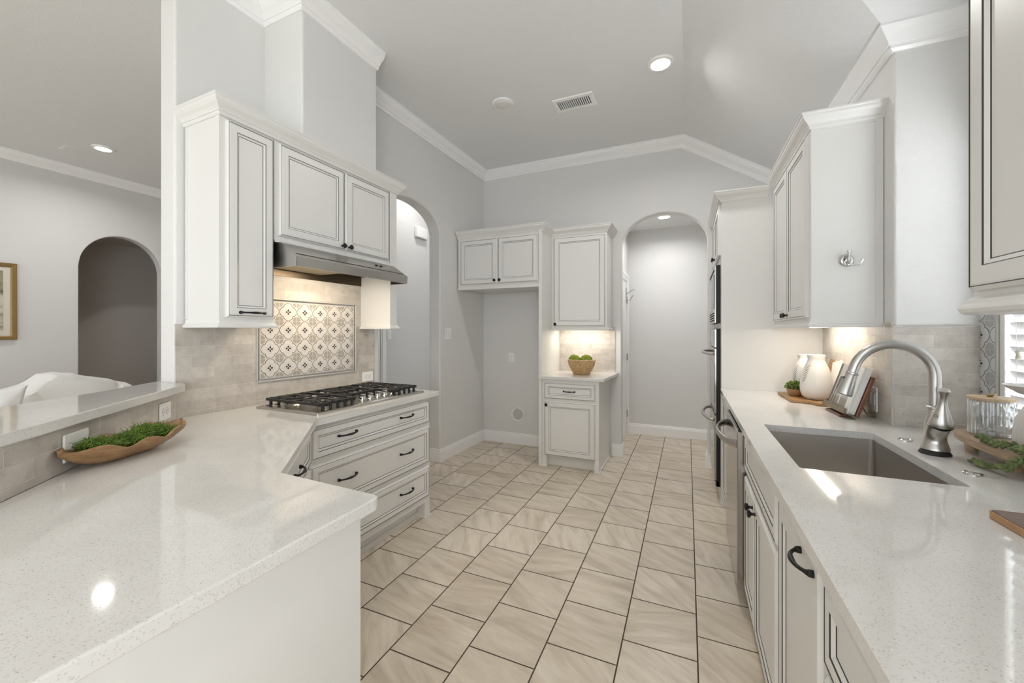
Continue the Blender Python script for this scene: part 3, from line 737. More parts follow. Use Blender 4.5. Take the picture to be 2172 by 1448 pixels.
def grate(x0, x1, y0, y1, nx, cent):
    b = MB(); zt = 0.057; w = 0.0072
    for y in (y0, y1): b.box(x0, x1, y - w, y + w, zt - 0.015, zt, iron, 0.002, 1)
    for x in (x0, x1): b.box(x - w, x + w, y0, y1, zt - 0.015, zt, iron, 0.002, 1)
    b.box(x0, x1, (y0 + y1) / 2 - w, (y0 + y1) / 2 + w, zt - 0.015, zt, iron, 0.002, 1)
    n = nx
    for i in range(n):
        x = x0 + (x1 - x0) * (i + 0.5) / n
        for yy, sg in ((y0, 1), (y1, -1)):
            L = 0.045 if abs(x - (x0 + x1) / 2) > 0.03 else 0.03
            b.box(x - w, x + w, yy, yy + sg * L, zt - 0.012, zt + 0.002, iron, 0.002, 1)
            b.box(x - w, x + w, yy - w * sg, yy + w * sg, 0.008, zt, iron, 0.002, 1)
    for (ax, ay) in cent:
        for kk in range(6):
            a = kk * math.pi / 3 + 0.3; r0, r1 = 0.028, 0.10
            p0 = (ax + r0 * math.cos(a), ay + r0 * math.sin(a), zt - 0.002); p1 = (ax + r1 * math.cos(a), ay + r1 * math.sin(a), zt - 0.004)
            p1 = (max(x0, min(x1, p1[0])), max(y0, min(y1, p1[1])), p1[2])
            b.tube([p0, p1], 0.0068, iron, 6)
        b.tube([(ax + 0.066 * math.cos(t * math.pi / 10), ay + 0.066 * math.sin(t * math.pi / 10), zt - 0.004) for t in range(1, 20)], 0.0062, iron, 6)
    return b.build('grate', ck)
grate(c0 + 0.045, c0 + 0.305, cy0 + 0.045, cy1 - 0.035, 5, [burners[0][:2], burners[1][:2]])
grate(c0 + 0.318, c1 - 0.318, cy0 + 0.165, cy1 - 0.035, 5, [burners[2][:2]])
grate(c1 - 0.305, c1 - 0.045, cy0 + 0.045, cy1 - 0.035, 5, [burners[3][:2], burners[4][:2]])

# ================================================================== BACK: FRIDGE NOOK
YB = 4.555
fc = thing('fridge_cabinet', 'white double-door cabinet bridging the empty fridge nook', 'cabinet', (0, 3.925, 0))
b = MB(); b.box(-2.385, -1.413, 0, 0.61, 1.875, 2.45, cab, 0.001, 1); b.box(-2.385, -1.413, -0.006, 0.02, 1.852, 1.882, cab, 0.002); b.build('body', fc)
door(fc, -2.345, -1.886, 1.905, 2.400, 0, ('knob', -1.912, 1.942)); door(fc, -1.878, -1.418, 1.905, 2.400, 0, ('knob', -1.850, 1.942))
pt_ = thing('fridge_side_panel', 'tall white panel between the fridge nook and the small counter', 'panel', (0, 3.91, 0))
b = MB(); b.box(-1.411, -1.376, 0, 0.635, 0.0, 2.45, cab, 0.0015, 1); b.box(-1.416, -1.33, -0.007, 0.03, 0, 0.012, cab, 0.003); b.build('body', pt_)
bc = thing('nook_base_cabinet', 'white base cabinet with one drawer and one door below the basket', 'cabinet', (0, 3.915, 0))
b = MB(); b.box(-1.374, -0.789, 0, 0.628, 0.115, CT - 0.032, cab, 0.001, 1); b.box(-1.374, -1.325, 0.0, 0.62, 0, 0.115, cab); b.box(-0.835, -0.789, 0.0, 0.628, 0, 0.115, cab)
b.box(-1.33, -0.83, 0.075, 0.62, 0, 0.115, cab); b.box(-0.84, -0.776, -0.008, 0.06, 0, 0.011, cab, 0.003); b.box(-0.789, -0.778, 0.06, 0.628, 0, 0.025, cab, 0.004); b.build('body', bc)
door(bc, -1.346, -0.820, 0.700, 0.866, 0, ('pull', -1.082, 0.785, 0.12), name='drawer', fw=0.040)
door(bc, -1.346, -0.820, 0.122, 0.676, 0, ('knob', -1.318, 0.640))
b = MB(); b.prism([(-1.403, 3.875), (-0.735, 3.875), (-0.705, 4.30), (-0.705, YB - 0.002), (-1.375, YB - 0.002), (-1.375, 3.905), (-1.403, 3.905)][::1], CT - 0.031, CT, quartz_m, 0.004)
tag(b.build('nook_countertop'), 'small white quartz countertop holding the woven basket', 'countertop')
b = MB(); b.box(-1.375, -0.737, -0.010, 0, CT, 1.44, brick_m)
tag(b.build('nook_backsplash', loc=(0, YB, 0)), 'beige brick tile behind the woven basket', 'backsplash')
uc = thing('nook_wall_cabinet', 'white wall cabinet with one large grooved door above the woven basket', 'cabinet', (0, 4.22, 0))
b = MB(); b.box(-1.374, -0.766, 0, 0.333, 1.42, 2.45, cab, 0.001, 1); b.build('body', uc)
door(uc, -1.342, -0.782, 1.440, 2.405, 0, ('knob', -1.320, 1.466))
b = MB(); b.sweep([(-1.374, 0, 1.398), (-0.766, 0, 1.398), (-0.766, 0.333, 1.398)], (0, 0, 1), rail_prof(0.042, 0.020), cab, -1); b.build('light_rail', uc)
b = MB(); b.box(-1.25, -0.86, 0.10, 0.13, 1.405, 1.418, LEDU); b.build('led_strip', uc)
lamp('AREA', 'nook_undercabinet_light', (-1.06, 4.36, 1.40), 0.85, (1.0, 0.92, 0.80), 0.5, (0, 0.25, -1), size_y=0.05)
cab_crown([(-2.388, 3.925), (-1.376, 3.925), (-1.376, 4.22), (-0.766, 4.22), (-0.766, YB)], 2.425, 2.505, -1, 'white stepped crown molding on the cabinets of the back wall', 0.055)
# nook wall details
fv = thing('flue_collar', 'round white vent collar low on the fridge nook wall', 'vent', (-1.911, YB, 0.368))
b = MB(); b.lathe([(0.068, 0.0), (0.091, 0.0), (0.091, 0.006), (0.082, 0.016), (0.070, 0.013), (0.068, 0.0)], plastic, (0, 0, 0), (0, -1, 0), 40); b.build('collar_ring', fv)
b = MB(); b.lathe([(0.0, 0.001), (0.069, 0.001)], P('crumpled_filler', (0.60, 0.60, 0.58), 0.6, bump=(40, 1.0, 0.03)), (0, 0, 0), (0, -1, 0), 40); b.build('filler', fv)

def plate(name, label, cat, loc, rotz, w, h, kind, group=None):
    t = thing(name, label, cat, loc, rotz, group)
    b = MB(); b.box(-w / 2, w / 2, -0.007, 0, -h / 2, h / 2, plastic, 0.003, 2); b.build('cover_plate', t)
    if kind in ('outlet', 'outlet_h'):
        b = MB()
        for sg in (-1, 1):
            cx_, cz_ = (sg * 0.020, 0) if kind == 'outlet_h' else (0, sg * 0.020)
            b.lathe([(0, 0.0), (0.0165, 0.0), (0.0165, 0.0022), (0, 0.0022)], plastic, (cx_, -0.007, cz_), (0, -1, 0), 22)
            b.lathe([(0.0165, 0.0), (0.0178, 0.0), (0.0178, 0.0006), (0.0165, 0.0006)], ringm, (cx_, -0.007, cz_), (0, -1, 0), 22)
            for q in (-1, 1):
                if kind == 'outlet_h': b.box(cx_ + 0.001, cx_ + 0.009, -0.0097, -0.009, q * 0.0062 - 0.0011, q * 0.0062 + 0.0011, slotm)
                else: b.box(cx_ + q * 0.0062 - 0.0011, cx_ + q * 0.0062 + 0.0011, -0.0097, -0.009, cz_ - 0.001, cz_ + 0.008, slotm)
            gx, gz = (cx_ - 0.008, 0) if kind == 'outlet_h' else (cx_, cz_ - 0.009)
            b.lathe([(0, 0), (0.0022, 0), (0.0022, 0.0005), (0, 0.0005)], slotm, (gx, -0.0094, gz), (0, -1, 0), 10)
        b.build('receptacle', t)
    else:
        n = int(kind[-1])
        for i in range(n):
            cx_ = (i - (n - 1) / 2) * 0.046
            b = MB(); b.box(cx_ - 0.0175, cx_ + 0.0175, -0.0078, -0.006, -0.034, 0.034, slotm); b.box(cx_ - 0.0165, cx_ + 0.0165, -0.0105, -0.006, -0.033, 0.033, plastic, 0.0015, 1); b.build('rocker', t)
    return t
plate('wall_outlet', 'white duplex outlet on the fridge nook wall', 'outlet', (-1.999, YB, 1.062), 0, 0.072, 0.118, 'outlet')
plate('light_switch', 'white double rocker switch plate right of the left arch', 'switch', K(2.515, 0.0, 1.361), RK, 0.118, 0.120, 'switch2')
plate('wall_outlet', 'white sideways outlet low on the tile near the cooktop corner', 'outlet', K(1.326, 0.012, 1.015), RK, 0.118, 0.100 - 0.022, 'outlet_h')
plate('wall_outlet', 'white sideways outlet under the bar ledge right behind the moss bowl', 'outlet', J(-0.155, 0.013, 0.995), RJ, 0.118, 0.084, 'outlet_h')
plate('wall_outlet', 'white outlet under the bar ledge behind the left end of the moss bowl', 'outlet', J(-0.815, 0.013, 1.005), RJ, 0.125, 0.090, 'outlet_h')
plate('light_switch', 'white triple rocker switch plate on brick tile behind the book stand', 'switch', (0.905, 2.735, 1.03), R(-90), 0.145, 0.125, 'switch3')
plate('light_switch', 'white single switch in the hallway below the end cabinet', 'switch', (-3.38, 3.93, 1.35), R(90), 0.072, 0.118, 'switch1')
dch = thing('door_chime', 'small white door chime box high on the hallway wall', 'chime', (-3.38, 4.56, 2.74), R(90))
b = MB(); b.box(-0.13, 0.10, -0.055, 0, -0.075, 0.075, plastic, 0.012, 3); b.build('case', dch)
b = MB(); b.box(-0.12, 0.09, -0.045, -0.008, -0.082, -0.074, cover_grey); b.build('grille', dch)
# hallway door casing behind the arch
dd = struct(MB().box(3.0, 3.76, 0.0, 0.04, 0, 2.05, trim_m).build('door_1', loc=(-3.372, 0, 0), rotz=R(90)), 'white hallway door edge')
b = MB(); b.box(3.77, 3.86, -0.018, 0, 0, 2.12, trim_m, 0.003); b.box(3.79, 3.80, -0.024, -0.018, 0, 2.1, trim_m); b.box(2.9, 3.86, -0.018, 0, 2.06, 2.14, trim_m)
struct(b.build('trim_6', loc=(-3.38, 0, 0), rotz=R(90)), 'white casing of the hallway door')
# pantry door with casing and over-door hook
pd = MB(); pd.box(4.79, 5.49, -0.0, 0.035, 0.012, 2.03, trim_m)
for z0, z1 in ((0.2, 0.9), (1.05, 1.9)): 
    pd.box(4.88, 5.40, -0.004, 0.0, z0, z1, trim_m, 0.003, 1)
door2 = struct(pd.build('door_2', loc=(-0.741, 0, 0), rotz=R(90)), 'white paneled pantry door seen edge-on through the back arch')
for z in (0.30, 1.05, 1.80):
    b = MB(); b.tube([(5.495, -0.008, z - 0.045), (5.495, -0.008, z + 0.045)], 0.008, chrome, 10); h_ = b.build('hinge', door2)
b = MB(); b.sweep([(4.77, 0, 0), (4.77, 0, 2.055), (5.51, 0, 2.055), (5.51, 0, 0)], (0, -1, 0), [(0, 0), (0.085, 0), (0.085, 0.02), (0.06, 0.024), (0.02, 0.014), (0, 0.012)], trim_m, 1)
struct(b.build('trim_7', loc=(-0.741, 0, 0), rotz=R(90)), 'white casing of the pantry door')
hk = MB(); hk.tube([(5.44, -0.006, 1.93), (5.44, -0.012, 1.80), (5.44, -0.055, 1.795), (5.44, -0.075, 1.84), (5.44, -0.09, 1.86)], 0.006, chrome, 8)
hk.tube([(5.44, -0.012, 1.88), (5.44, -0.08, 1.93), (5.44, -0.11, 1.93)], 0.006, chrome, 8); hk.box(5.42, 5.46, -0.009, -0.001, 1.76, 1.96, chrome, 0.002)
tag(hk.build('coat_hook', loc=(-0.741, 0, 0), rotz=R(90)), 'metal coat hook on the pantry door seen through the back arch', 'hook')

# basket with moss balls
bs = thing('woven_basket', 'round woven straw basket on the small back counter', 'basket', (-1.035, 4.215, CT))
b = MB(); prof = [(0, 0.0), (0.075, 0.0), (0.095, 0.02), (0.122, 0.07), (0.135, 0.12), (0.137, 0.152), (0.131, 0.155), (0.126, 0.148), (0.12, 0.10), (0.10, 0.04), (0.07, 0.02), (0, 0.02)]
b.lathe(prof, P('basket_core', (0.42, 0.27, 0.12), 0.8), seg=48)
b.build('basket_wall', bs)
b = MB()
for i in range(76):
    a = 2 * math.pi * i / 76; pts = []
    for j in range(9):
        t = j / 8; r_ = 0.078 + 0.062 * math.sin(t * math.pi / 2) + 0.004 * math.sin(j * 2.1 + i * 2.4)
        aa = a + 0.10 * math.sin(j * math.pi / 2.0 + (i % 2) * math.pi)
        pts.append((r_ * math.cos(aa), r_ * math.sin(aa), 0.006 + 0.148 * t))
    b.tube(pts, 0.0058, basket_m, 6)
b.tube([(0.137 * math.cos(t * math.pi / 20), 0.137 * math.sin(t * math.pi / 20), 0.154) for t in range(41)], 0.006, basket_m, 6)
b.build('weave', bs)
def mossball(x, y, z, r, label):
    b = MB(); b.sphere((0, 0, 0), r, mossball_m, 4, disp=0.13, freq=160)
    o = b.build('moss_ball', loc=(x, y, z)); tag(o, label, 'moss ball', 'moss balls in the woven basket'); return o
mossball(-1.105, 4.19, CT + 0.148, 0.062, 'left bright green moss ball in the woven basket'); mossball(-0.985, 4.215, CT + 0.148, 0.063, 'right bright green moss ball in the woven basket')

# ================================================================== CEILING FIXTURES
def downlight(x, y, z, label, lit=True, power=9, r=0.095, tilt=None):
    t = thing('ceiling_light', label, 'ceiling light', (x, y, z), group='round recessed ceiling lights')
    b = MB(); b.lathe([(0.0, 0.0), (r, 0.0), (r, -0.006), (r * 0.93, -0.014), (r * 0.74, -0.016), (r * 0.70, -0.010)], plastic, seg=40); b.build('trim_ring', t)
    b = MB(); b.lathe([(r * 0.72, -0.010), (r * 0.68, -0.014 if lit else -0.020), (r * 0.4, -0.016 if lit else -0.028), (0, -0.017 if lit else -0.030)], LED if lit else GLOBE, seg=40); b.build('lens', t)
    if lit: lamp('AREA', 'ceiling_light_lamp', (x, y, z - 0.03), power, (1.0, 0.985, 0.965), 0.13, (0, 0, -1), spread=158)
    return t
downlight(-0.186, 3.215, CH, 'round lit ceiling light near the sloped ceiling', power=6)
downlight(-1.499, 3.226, CH, 'round unlit ceiling light with a frosted lens beside the vent', lit=False)
downlight(-5.91, 2.244, CH, 'round lit ceiling light in the living room', power=8)
downlight(-0.253, 5.08, 2.755, 'small round lit ceiling light inside the back arch', power=4.5, r=0.09)
downlight(-2.95, 4.2, CH, 'added unseen ceiling light that brightens the hall beyond the left arch', power=3.5)  # out-of-view lamp added to brighten the dark hallway
downlight(-0.2, -1.7, CH, 'added unseen ceiling fill light behind the camera', power=11)  # out-of-view lamp added to lift the floor and counters
vt = thing('ceiling_vent', 'white rectangular ceiling air vent with dark slots', 'vent', (-0.915, 3.467, CH))
b = MB(); x0, x1, y0, y1 = -0.178, 0.178, -0.106, 0.106
lv = [[(x, y, z) for x, y in ((x0 + i, y0 + i), (x1 - i, y0 + i), (x1 - i, y1 - i), (x0 + i, y1 - i))] for i, z in ((0, 0), (0.004, -0.008), (0.036, -0.010), (0.038, -0.002))]
loft(b, lv, plastic, cap=False); b.build('frame', vt)
b = MB(); b.box(x0 + 0.03, x1 - 0.03, y0 + 0.03, y1 - 0.03, -0.001, 0.0, dark_void); b.build('backing', vt)
for i in range(15):
    b = MB(); x = x0 + 0.052 + i * 0.0182; b.M = Matrix.Translation((x, 0, -0.006)) @ Matrix.Rotation(R(38), 4, 'Y'); b.box(-0.0006, 0.0006, y0 + 0.036, y1 - 0.036, -0.007, 0.005, plastic); b.build('slat', vt)
b = MB(); b.box(-0.09, 0.09, -0.075, 0.075, -0.006, 0, ceil_m, 0.002); tag(b.build('ceiling_cover_plate', loc=(-6.28, 2.12, CH)), 'small flat cover plate on the living room ceiling', 'cover plate')

# ================================================================== RIGHT RUN
XF = 0.275; XC = 0.241
RR = R(-90)     # local x -> -Y, local y -> +X
def RY(y): return -y   # world Y to local x
ctp = MB()
SX0, SX1, SY0, SY1 = 0.344, 0.762, 1.612, 2.300
outer = [(XC, 3.598), (XC, -0.75), (xw - 0.002, -0.75), (xw - 0.002, 1.302), (WX - 0.002, 1.302), (WX - 0.002, yv - 0.012), (xw + 0.0, yv - 0.012), (xw - 0.012, yv), (xw - 0.012, 3.598)]
inner = rr(SX0, SX1, SY0, SY1, 0.010, 3)
zt, zb = CT, CT - 0.03
def ring_slab(b, outer, inner, z0, z1, m):
    from mathutils.geometry import tessellate_polygon
    allp = list(outer) + list(inner)
    tris = tessellate_polygon([[Vector((x, y, 0)) for x, y in outer], [Vector((x, y, 0)) for x, y in inner]])
    for z in (z0, z1):
        vs = [b.v((x, y, z)) for x, y in allp]
        for t in tris: b.face([vs[i] for i in t], m)
    for pts in (outer, inner):
        for i in range(len(pts)):
            (xa, ya), (xb, yb_) = pts[i], pts[(i + 1) % len(pts)]
            b.quad([(xa, ya, z0), (xb, yb_, z0), (xb, yb_, z1), (xa, ya, z1)], m)
ring_slab(ctp, outer, inner, zb, zt, quartz_m)
o = ctp.build('sink_countertop'); tag(o, 'long white quartz countertop around the sink on the right', 'countertop')
# sink
sk = thing('kitchen_sink', 'rectangular stainless undermount sink in the right counter', 'sink', (0, 0, 0))
b = MB(); g = 0.004; lv = []
for ins, z, r in ((-0.02, zb - 0.001, 0.02), (-g, zb - 0.001, 0.014), (-g, zb - 0.19, 0.020), (0.004, zb - 0.215, 0.02), (0.02, zb - 0.222, 0.02)):
    lv.append([(x, y, z) for x, y in rr(SX0 + ins, SX1 - ins, SY0 + ins, SY1 - ins, r, 5)])
loft(b, lv, steel_sink); b.build('basin', sk)
b = MB(); b.lathe([(0.0, -0.004), (0.03, -0.003), (0.040, 0.001), (0.046, 0.0)], chrome, (0.60, 1.96, zb - 0.221), seg=28); b.build('drain', sk)
# faucet
fa = thing('kitchen_faucet', 'brushed nickel gooseneck pull-down faucet behind the sink', 'faucet', (0.845, 2.0, CT))
b = MB(); b.lathe([(0, 0), (0.043, 0.0), (0.045, 0.003), (0.038, 0.015), (0, 0.015)], rubber, seg=36); b.build('base_ring', fa)
b = MB(); b.tube([(0, 0, 0.013), (0, 0, 0.018), (0, 0, 0.025), (0, 0, 0.040), (0, -0.001, 0.055), (0, -0.005, 0.072), (0, -0.012, 0.088), (0, -0.022, 0.103), (0, -0.033, 0.117)],
       [0.036, 0.0405, 0.0395, 0.0350, 0.0315, 0.0300, 0.0305, 0.0325, 0.0335], steel_faucet, 36, ref=(1, 0, 0))
b.lathe([(0.012, 0.050), (0.026, 0.070), (0.0295, 0.092), (0.0290, 0.108), (0.0255, 0.130), (0.0215, 0.152), (0.0205, 0.166), (0.024, 0.169), (0.024, 0.175), (0.019, 0.179)], steel_faucet, seg=36)
b.build('body', fa)
b = MB(); pts = [(0, 0, 0.17), (0, 0, 0.22), (0, 0, 0.27)]
Rg = 0.121
for i in range(0, 19): a = math.pi * i / 18 * 0.93; pts.append((-Rg + Rg * math.cos(a), 0, 0.285 + Rg * math.sin(a)))
rs = [0.0178] * len(pts)
ex = Vector(pts[-1]); dr = (Vector(pts[-1]) - Vector(pts[-2])).normalized()
pts.append(tuple(ex + dr * 0.02)); rs.append(0.0178)
b.tube(pts, rs, steel_faucet, 28); b.build('gooseneck', fa)
b = MB(); q0 = ex + dr * 0.018
b.lathe([(0.0185, 0), (0.0215, 0.003), (0.0215, 0.008), (0.019, 0.011), (0.021, 0.030), (0.024, 0.055), (0.027, 0.085), (0.0275, 0.092), (0.024, 0.096), (0, 0.094)], steel_faucet, tuple(q0), tuple(dr), 32)
b.box(q0.x - 0.030, q0.x - 0.018, -0.008, 0.008, q0.z - 0.052, q0.z - 0.018, rubber, 0.003)
b.build('spray_head', fa)
b = MB(); hx = Vector((0, -0.036, 0.114)); hd = Vector((0.0, -0.18, 1)).normalized(); hx = hx - hd * 0.004
b.lathe([(0.0335, 0.0), (0.0345, 0.006), (0.032, 0.020), (0.024, 0.045), (0.016, 0.068), (0.0115, 0.090), (0.0105, 0.105), (0.012, 0.118), (0.0165, 0.129), (0.0170, 0.134), (0.011, 0.141), (0, 0.142)], steel_faucet, tuple(hx), tuple(hd), 32)
b.build('lever_handle', fa)
b = MB(); b.lathe([(0.0325, 0), (0.0342, 0.0), (0.0342, 0.0016), (0.0325, 0.0016)], black, tuple(hx - hd * 0.0008), tuple(hd), 32)
b.lathe([(0.0045, 0), (0.0055, 0), (0.0055, 0.001), (0.0045, 0.001)], black, (-0.022, -0.058, 0.150), (-0.5, -0.85, 0.25), 16); b.build('seam_ring', fa)
for x, y, lab in ((0.836, 2.20, 'round chrome counter button beyond the faucet'), (0.836, 1.765, 'round chrome counter button on the near side of the faucet')):
    b = MB(); b.lathe([(0, 0.0), (0.0235, 0.0), (0.0235, 0.003), (0.020, 0.006), (0.017, 0.004), (0, 0.0055)], chrome, seg=32)
    tag(b.build('counter_button', loc=(x, y, CT)), lab, 'counter button')

# base cabinets of the sink run (local x = -Y, local y = X - XF)
def rcab(name, label, y_far, y_near, fronts, toe=True):
    t = thing(name, label, 'cabinet', (XF, 0, 0), RR)
    b = MB(); a, c = -y_far, -y_near
    if name == 'sink_cabinet':
        b.box(a, c, 0, 0.022, 0.115, CT - 0.032, cab); b.box(a, a + 0.018, 0.022, 0.60, 0.115, 0.60, cab); b.box(c - 0.018, c, 0.022, 0.60, 0.115, 0.80, cab)
        b.box(a, c, 0.022, 0.60, 0.115, 0.135, cab)
    else: b.box(a, c, 0, 0.60, 0.115, CT - 0.032, cab)
    b.box(a, c, 0.075, 0.60, 0, 0.115, cab)
    b.build('body', t); 
    for f in fronts: door(t, *f[0], 0, *f[1:2], **(f[2] if len(f) > 2 else {}))
    return t
rcab('narrow_base_cabinet', 'white base cabinet between the dishwasher and oven tower', 3.598, 2.892,
     [((-3.55, -2.93, 0.12, 0.865), ('knob', -2.96, 0.80))])
sc_ = rcab('sink_cabinet', 'white double-door cabinet below the sink', 2.282, 1.475,
     [((-2.262, -1.497, 0.705, 0.868), None, dict(name='drawer_front', fw=0.040)), ((-2.262, -1.946, 0.12, 0.680), ('knob', -1.975, 0.635)), ((-1.938, -1.497, 0.12, 0.680), ('knob', -1.905, 0.635))])
rcab('pullout_cabinet', 'white cabinet with a full-height pull-out door and black bow handle', 1.468, 1.030,
     [((-1.456, -1.040, 0.12, 0.875), ('pull', -1.130, 0.850, 0.115), {})])
rcab('near_base_cabinet', 'white base cabinet with a drawer nearest the camera on the right', 1.024, -0.72,
     [((-1.012, -0.42, 0.705, 0.875), ('pull', -0.72, 0.79, 0.13), dict(name='drawer', fw=0.040)), ((-1.012, -0.42, 0.12, 0.680), None)])
# dishwasher
dw = thing('dishwasher', 'stainless dishwasher with a curved bar handle in the right cabinet run', 'dishwasher', (0.228, 0, 0), RR)
b = MB(); b.box(-2.888, -2.288, 0.0, 0.046, 0.10, 0.885, steel_dark, 0.004, 2); b.box(-2.888, -2.33, 0.05, 0.60, 0.10, 0.895, steel_dark); b.build('door', dw)
b = MB(); b.box(-2.880, -2.296, 0.004, 0.044, 0.885, 0.893, blackglass); b.build('control_strip', dw)
b = MB(); b.box(-2.88, -2.30, 0.07, 0.10, 0.0, 0.10, black); b.build('kick_plate', dw)
b = MB()
def bow(b, xa, xb, z, depth, m, r=0.012, flat=1.0, y0=0.0):
    n = 22; pts = []
    for i in range(n + 1):
        u = i / n; pts.append((xa + (xb - xa) * u, y0 - depth * (math.sin(math.pi * u) ** 0.55), z))
    b.tube(pts, r, m, 14, flat=flat, ref=(0, 0, 1))
bow(b, -2.86, -2.315, 0.815, 0.072, steel_h, 0.021, 0.40, 0.004); b.build('handle', dw)
# oven tower
tw_ = thing('oven_tower', 'tall white cabinet tower holding the microwave and double oven', 'cabinet', (0.248, 0, 0), RR)
b = MB(); TA, TB = -4.535, -3.60
b.box(TA, TB, 0.0, 0.668, 0.0, 2.42, cab, 0.0015, 1)
b.box(TB - 0.05, TB + 0.006, -0.006, 0.03, 0, 0.014, cab, 0.002)
b.build('body', tw_)
door(tw_, -4.49, -4.075, 2.00, 2.405, 0.0, ('knob', -4.10, 2.035)); door(tw_, -4.067, -3.635, 2.00, 2.405, 0.0, ('knob', -4.04, 2.035))
mw = thing('microwave', 'built-in stainless microwave above the wall oven', 'microwave', (0.205, 0, 0), RR)
ax, bx = -4.44, -3.68
b = MB(); b.box(ax, bx, 0.012, 0.042, 1.455, 1.93, black); b.box(ax, bx, 0.0, 0.012, 1.455, 1.93, steel_h, 0.003); b.build('frame', mw)
b = MB(); b.box(ax + 0.08, bx - 0.22, -0.006, 0.0, 1.57, 1.86, steel_h, 0.002); b.box(ax + 0.11, bx - 0.25, -0.0075, -0.006, 1.60, 1.83, blackglass); b.build('door', mw)
b = MB(); b.box(bx - 0.20, bx - 0.05, -0.005, 0.0, 1.57, 1.86, blackglass); b.build('control_panel', mw)
b = MB()
for i in range(4): b.box(ax + 0.06, bx - 0.06, -0.004, 0.001, 1.475 + i * 0.02, 1.484 + i * 0.02, dark_void)
b.build('vent_grille', mw)
b = MB(); b.box(ax + 0.06, bx - 0.06, -0.004, 0.001, 1.885, 1.90, dark_void); b.build('trim_gap', mw)
ov = thing('double_oven', 'stainless double wall oven with bowed handles in the cabinet tower', 'oven', (0.205, 0, 0), RR)
b = MB(); b.box(ax, bx, 0.012, 0.042, 0.115, 1.41, black); b.build('case', ov)
b = MB(); b.box(ax, bx, 0.0, 0.014, 1.255, 1.405, steel_h, 0.002); b.box(ax + 0.10, bx - 0.10, -0.0015, 0.0, 1.285, 1.385, blackglass); b.build('control_panel', ov)
for z0, z1 in ((0.715, 1.245), (0.165, 0.695)):
    b = MB(); b.box(ax, bx, 0.0, 0.014, z0, z1, steel_dark, 0.002); b.box(ax + 0.07, bx - 0.07, -0.0015, 0.0, z0 + 0.07, z1 - 0.12, blackglass); dO = b.build('oven_door', ov)
    b = MB(); bow(b, ax + 0.05, bx - 0.05, z1 - 0.045, 0.075, steel_h, 0.013, 1.0, 0.0); b.build('handle', dO)
b = MB(); b.box(ax, bx, 0.004, 0.03, 0.12, 0.158, steel_dark); b.build('base_trim', ov)
cab_crown([(0.248, 4.54), (0.248, 3.60), (0.565, 3.60)], 2.415, 2.492, -1, 'white crown molding on top of the oven tower', 0.055)
# wall cabinet right of the tower
UX = 0.612; UY0 = 2.633
ru = thing('sink_wall_cabinet', 'white wall cabinet with two tall doors and a side hook left of the window', 'cabinet', (UX, 0, 0), RR)
b = MB(); b.box(-3.597, -UY0, 0, 0.303, 1.435, 2.50, cab, 0.0015, 1); b.box(-UY0 - 0.0, -UY0 + 0.004, 0.272, 0.303, 1.45, 2.48, cab); b.box(-UY0, -UY0 + 0.004, 0.0, 0.272, 2.465, 2.48, cab)
b.build('body', ru)
door(ru, -3.56, -3.125, 1.462, 2.455, 0, ('knob', -3.150, 1.49)); door(ru, -3.115, -2.665, 1.462, 2.455, 0, ('knob', -3.088, 1.49))
b = MB(); b.sweep([(-3.597, 0, 1.408), (-UY0, 0, 1.408), (-UY0, 0.303, 1.408)], (0, 0, 1), rail_prof(0.048, 0.018), cab, -1); b.box(-3.597, -UY0, 0.0, 0.303, 1.428, 1.436, cab); b.build('light_rail', ru)
b = MB(); b.box(-3.4, -2.85, 0.17, 0.20, 1.412, 1.424, LEDU); b.build('led_strip', ru)
lamp('AREA', 'sink_undercabinet_light', (0.76, 3.08, 1.405), 0.6, (1.0, 0.88, 0.70), 0.05, (0, 0, -1), size_y=0.6)
cab_crown([(UX, 3.60), (UX, UY0), (xw, UY0)], 2.476, 2.555, -1, 'white crown molding on the wall cabinet left of the sink window', 0.052)
hkk = thing('robe_hook', 'brushed nickel double robe hook on the side of the wall cabinet', 'hook', (0.765, UY0 - 0.004, 1.757))
b = MB(); b.lathe([(0, 0), (0.030, 0), (0.031, 0.003), (0.027, 0.006), (0.026, 0.009), (0.020, 0.011), (0.018, 0.016), (0, 0.017)], chrome, (0, 0, 0), (0, -1, 0), 32); b.tube([(0, -0.014, 0), (0, -0.035, -0.002)], 0.009, chrome, 14); b.build('rosette', hkk)
b = MB(); b.tube([(0.0, -0.036, 0.042), (0, -0.037, 0.02), (0, -0.037, -0.01), (0.004, -0.038, -0.022), (0.016, -0.042, -0.031), (0.032, -0.048, -0.030), (0.044, -0.053, -0.020), (0.050, -0.056, -0.004)], [0.0055, 0.0045, 0.0045, 0.0045, 0.0045, 0.0045, 0.0045, 0.006], chrome, 12)
b.tube([(0, -0.037, -0.005), (-0.003, -0.040, -0.020), (-0.012, -0.045, -0.029), (-0.022, -0.052, -0.026), (-0.028, -0.058, -0.012)], 0.0045, chrome, 12)
b.lathe([(0, 0), (0.007, 0), (0.0095, 0.006), (0.0085, 0.012), (0, 0.013)], chrome, (0, -0.036, 0.036), (0, 0, 1), 16); b.build('hook_arms', hkk)
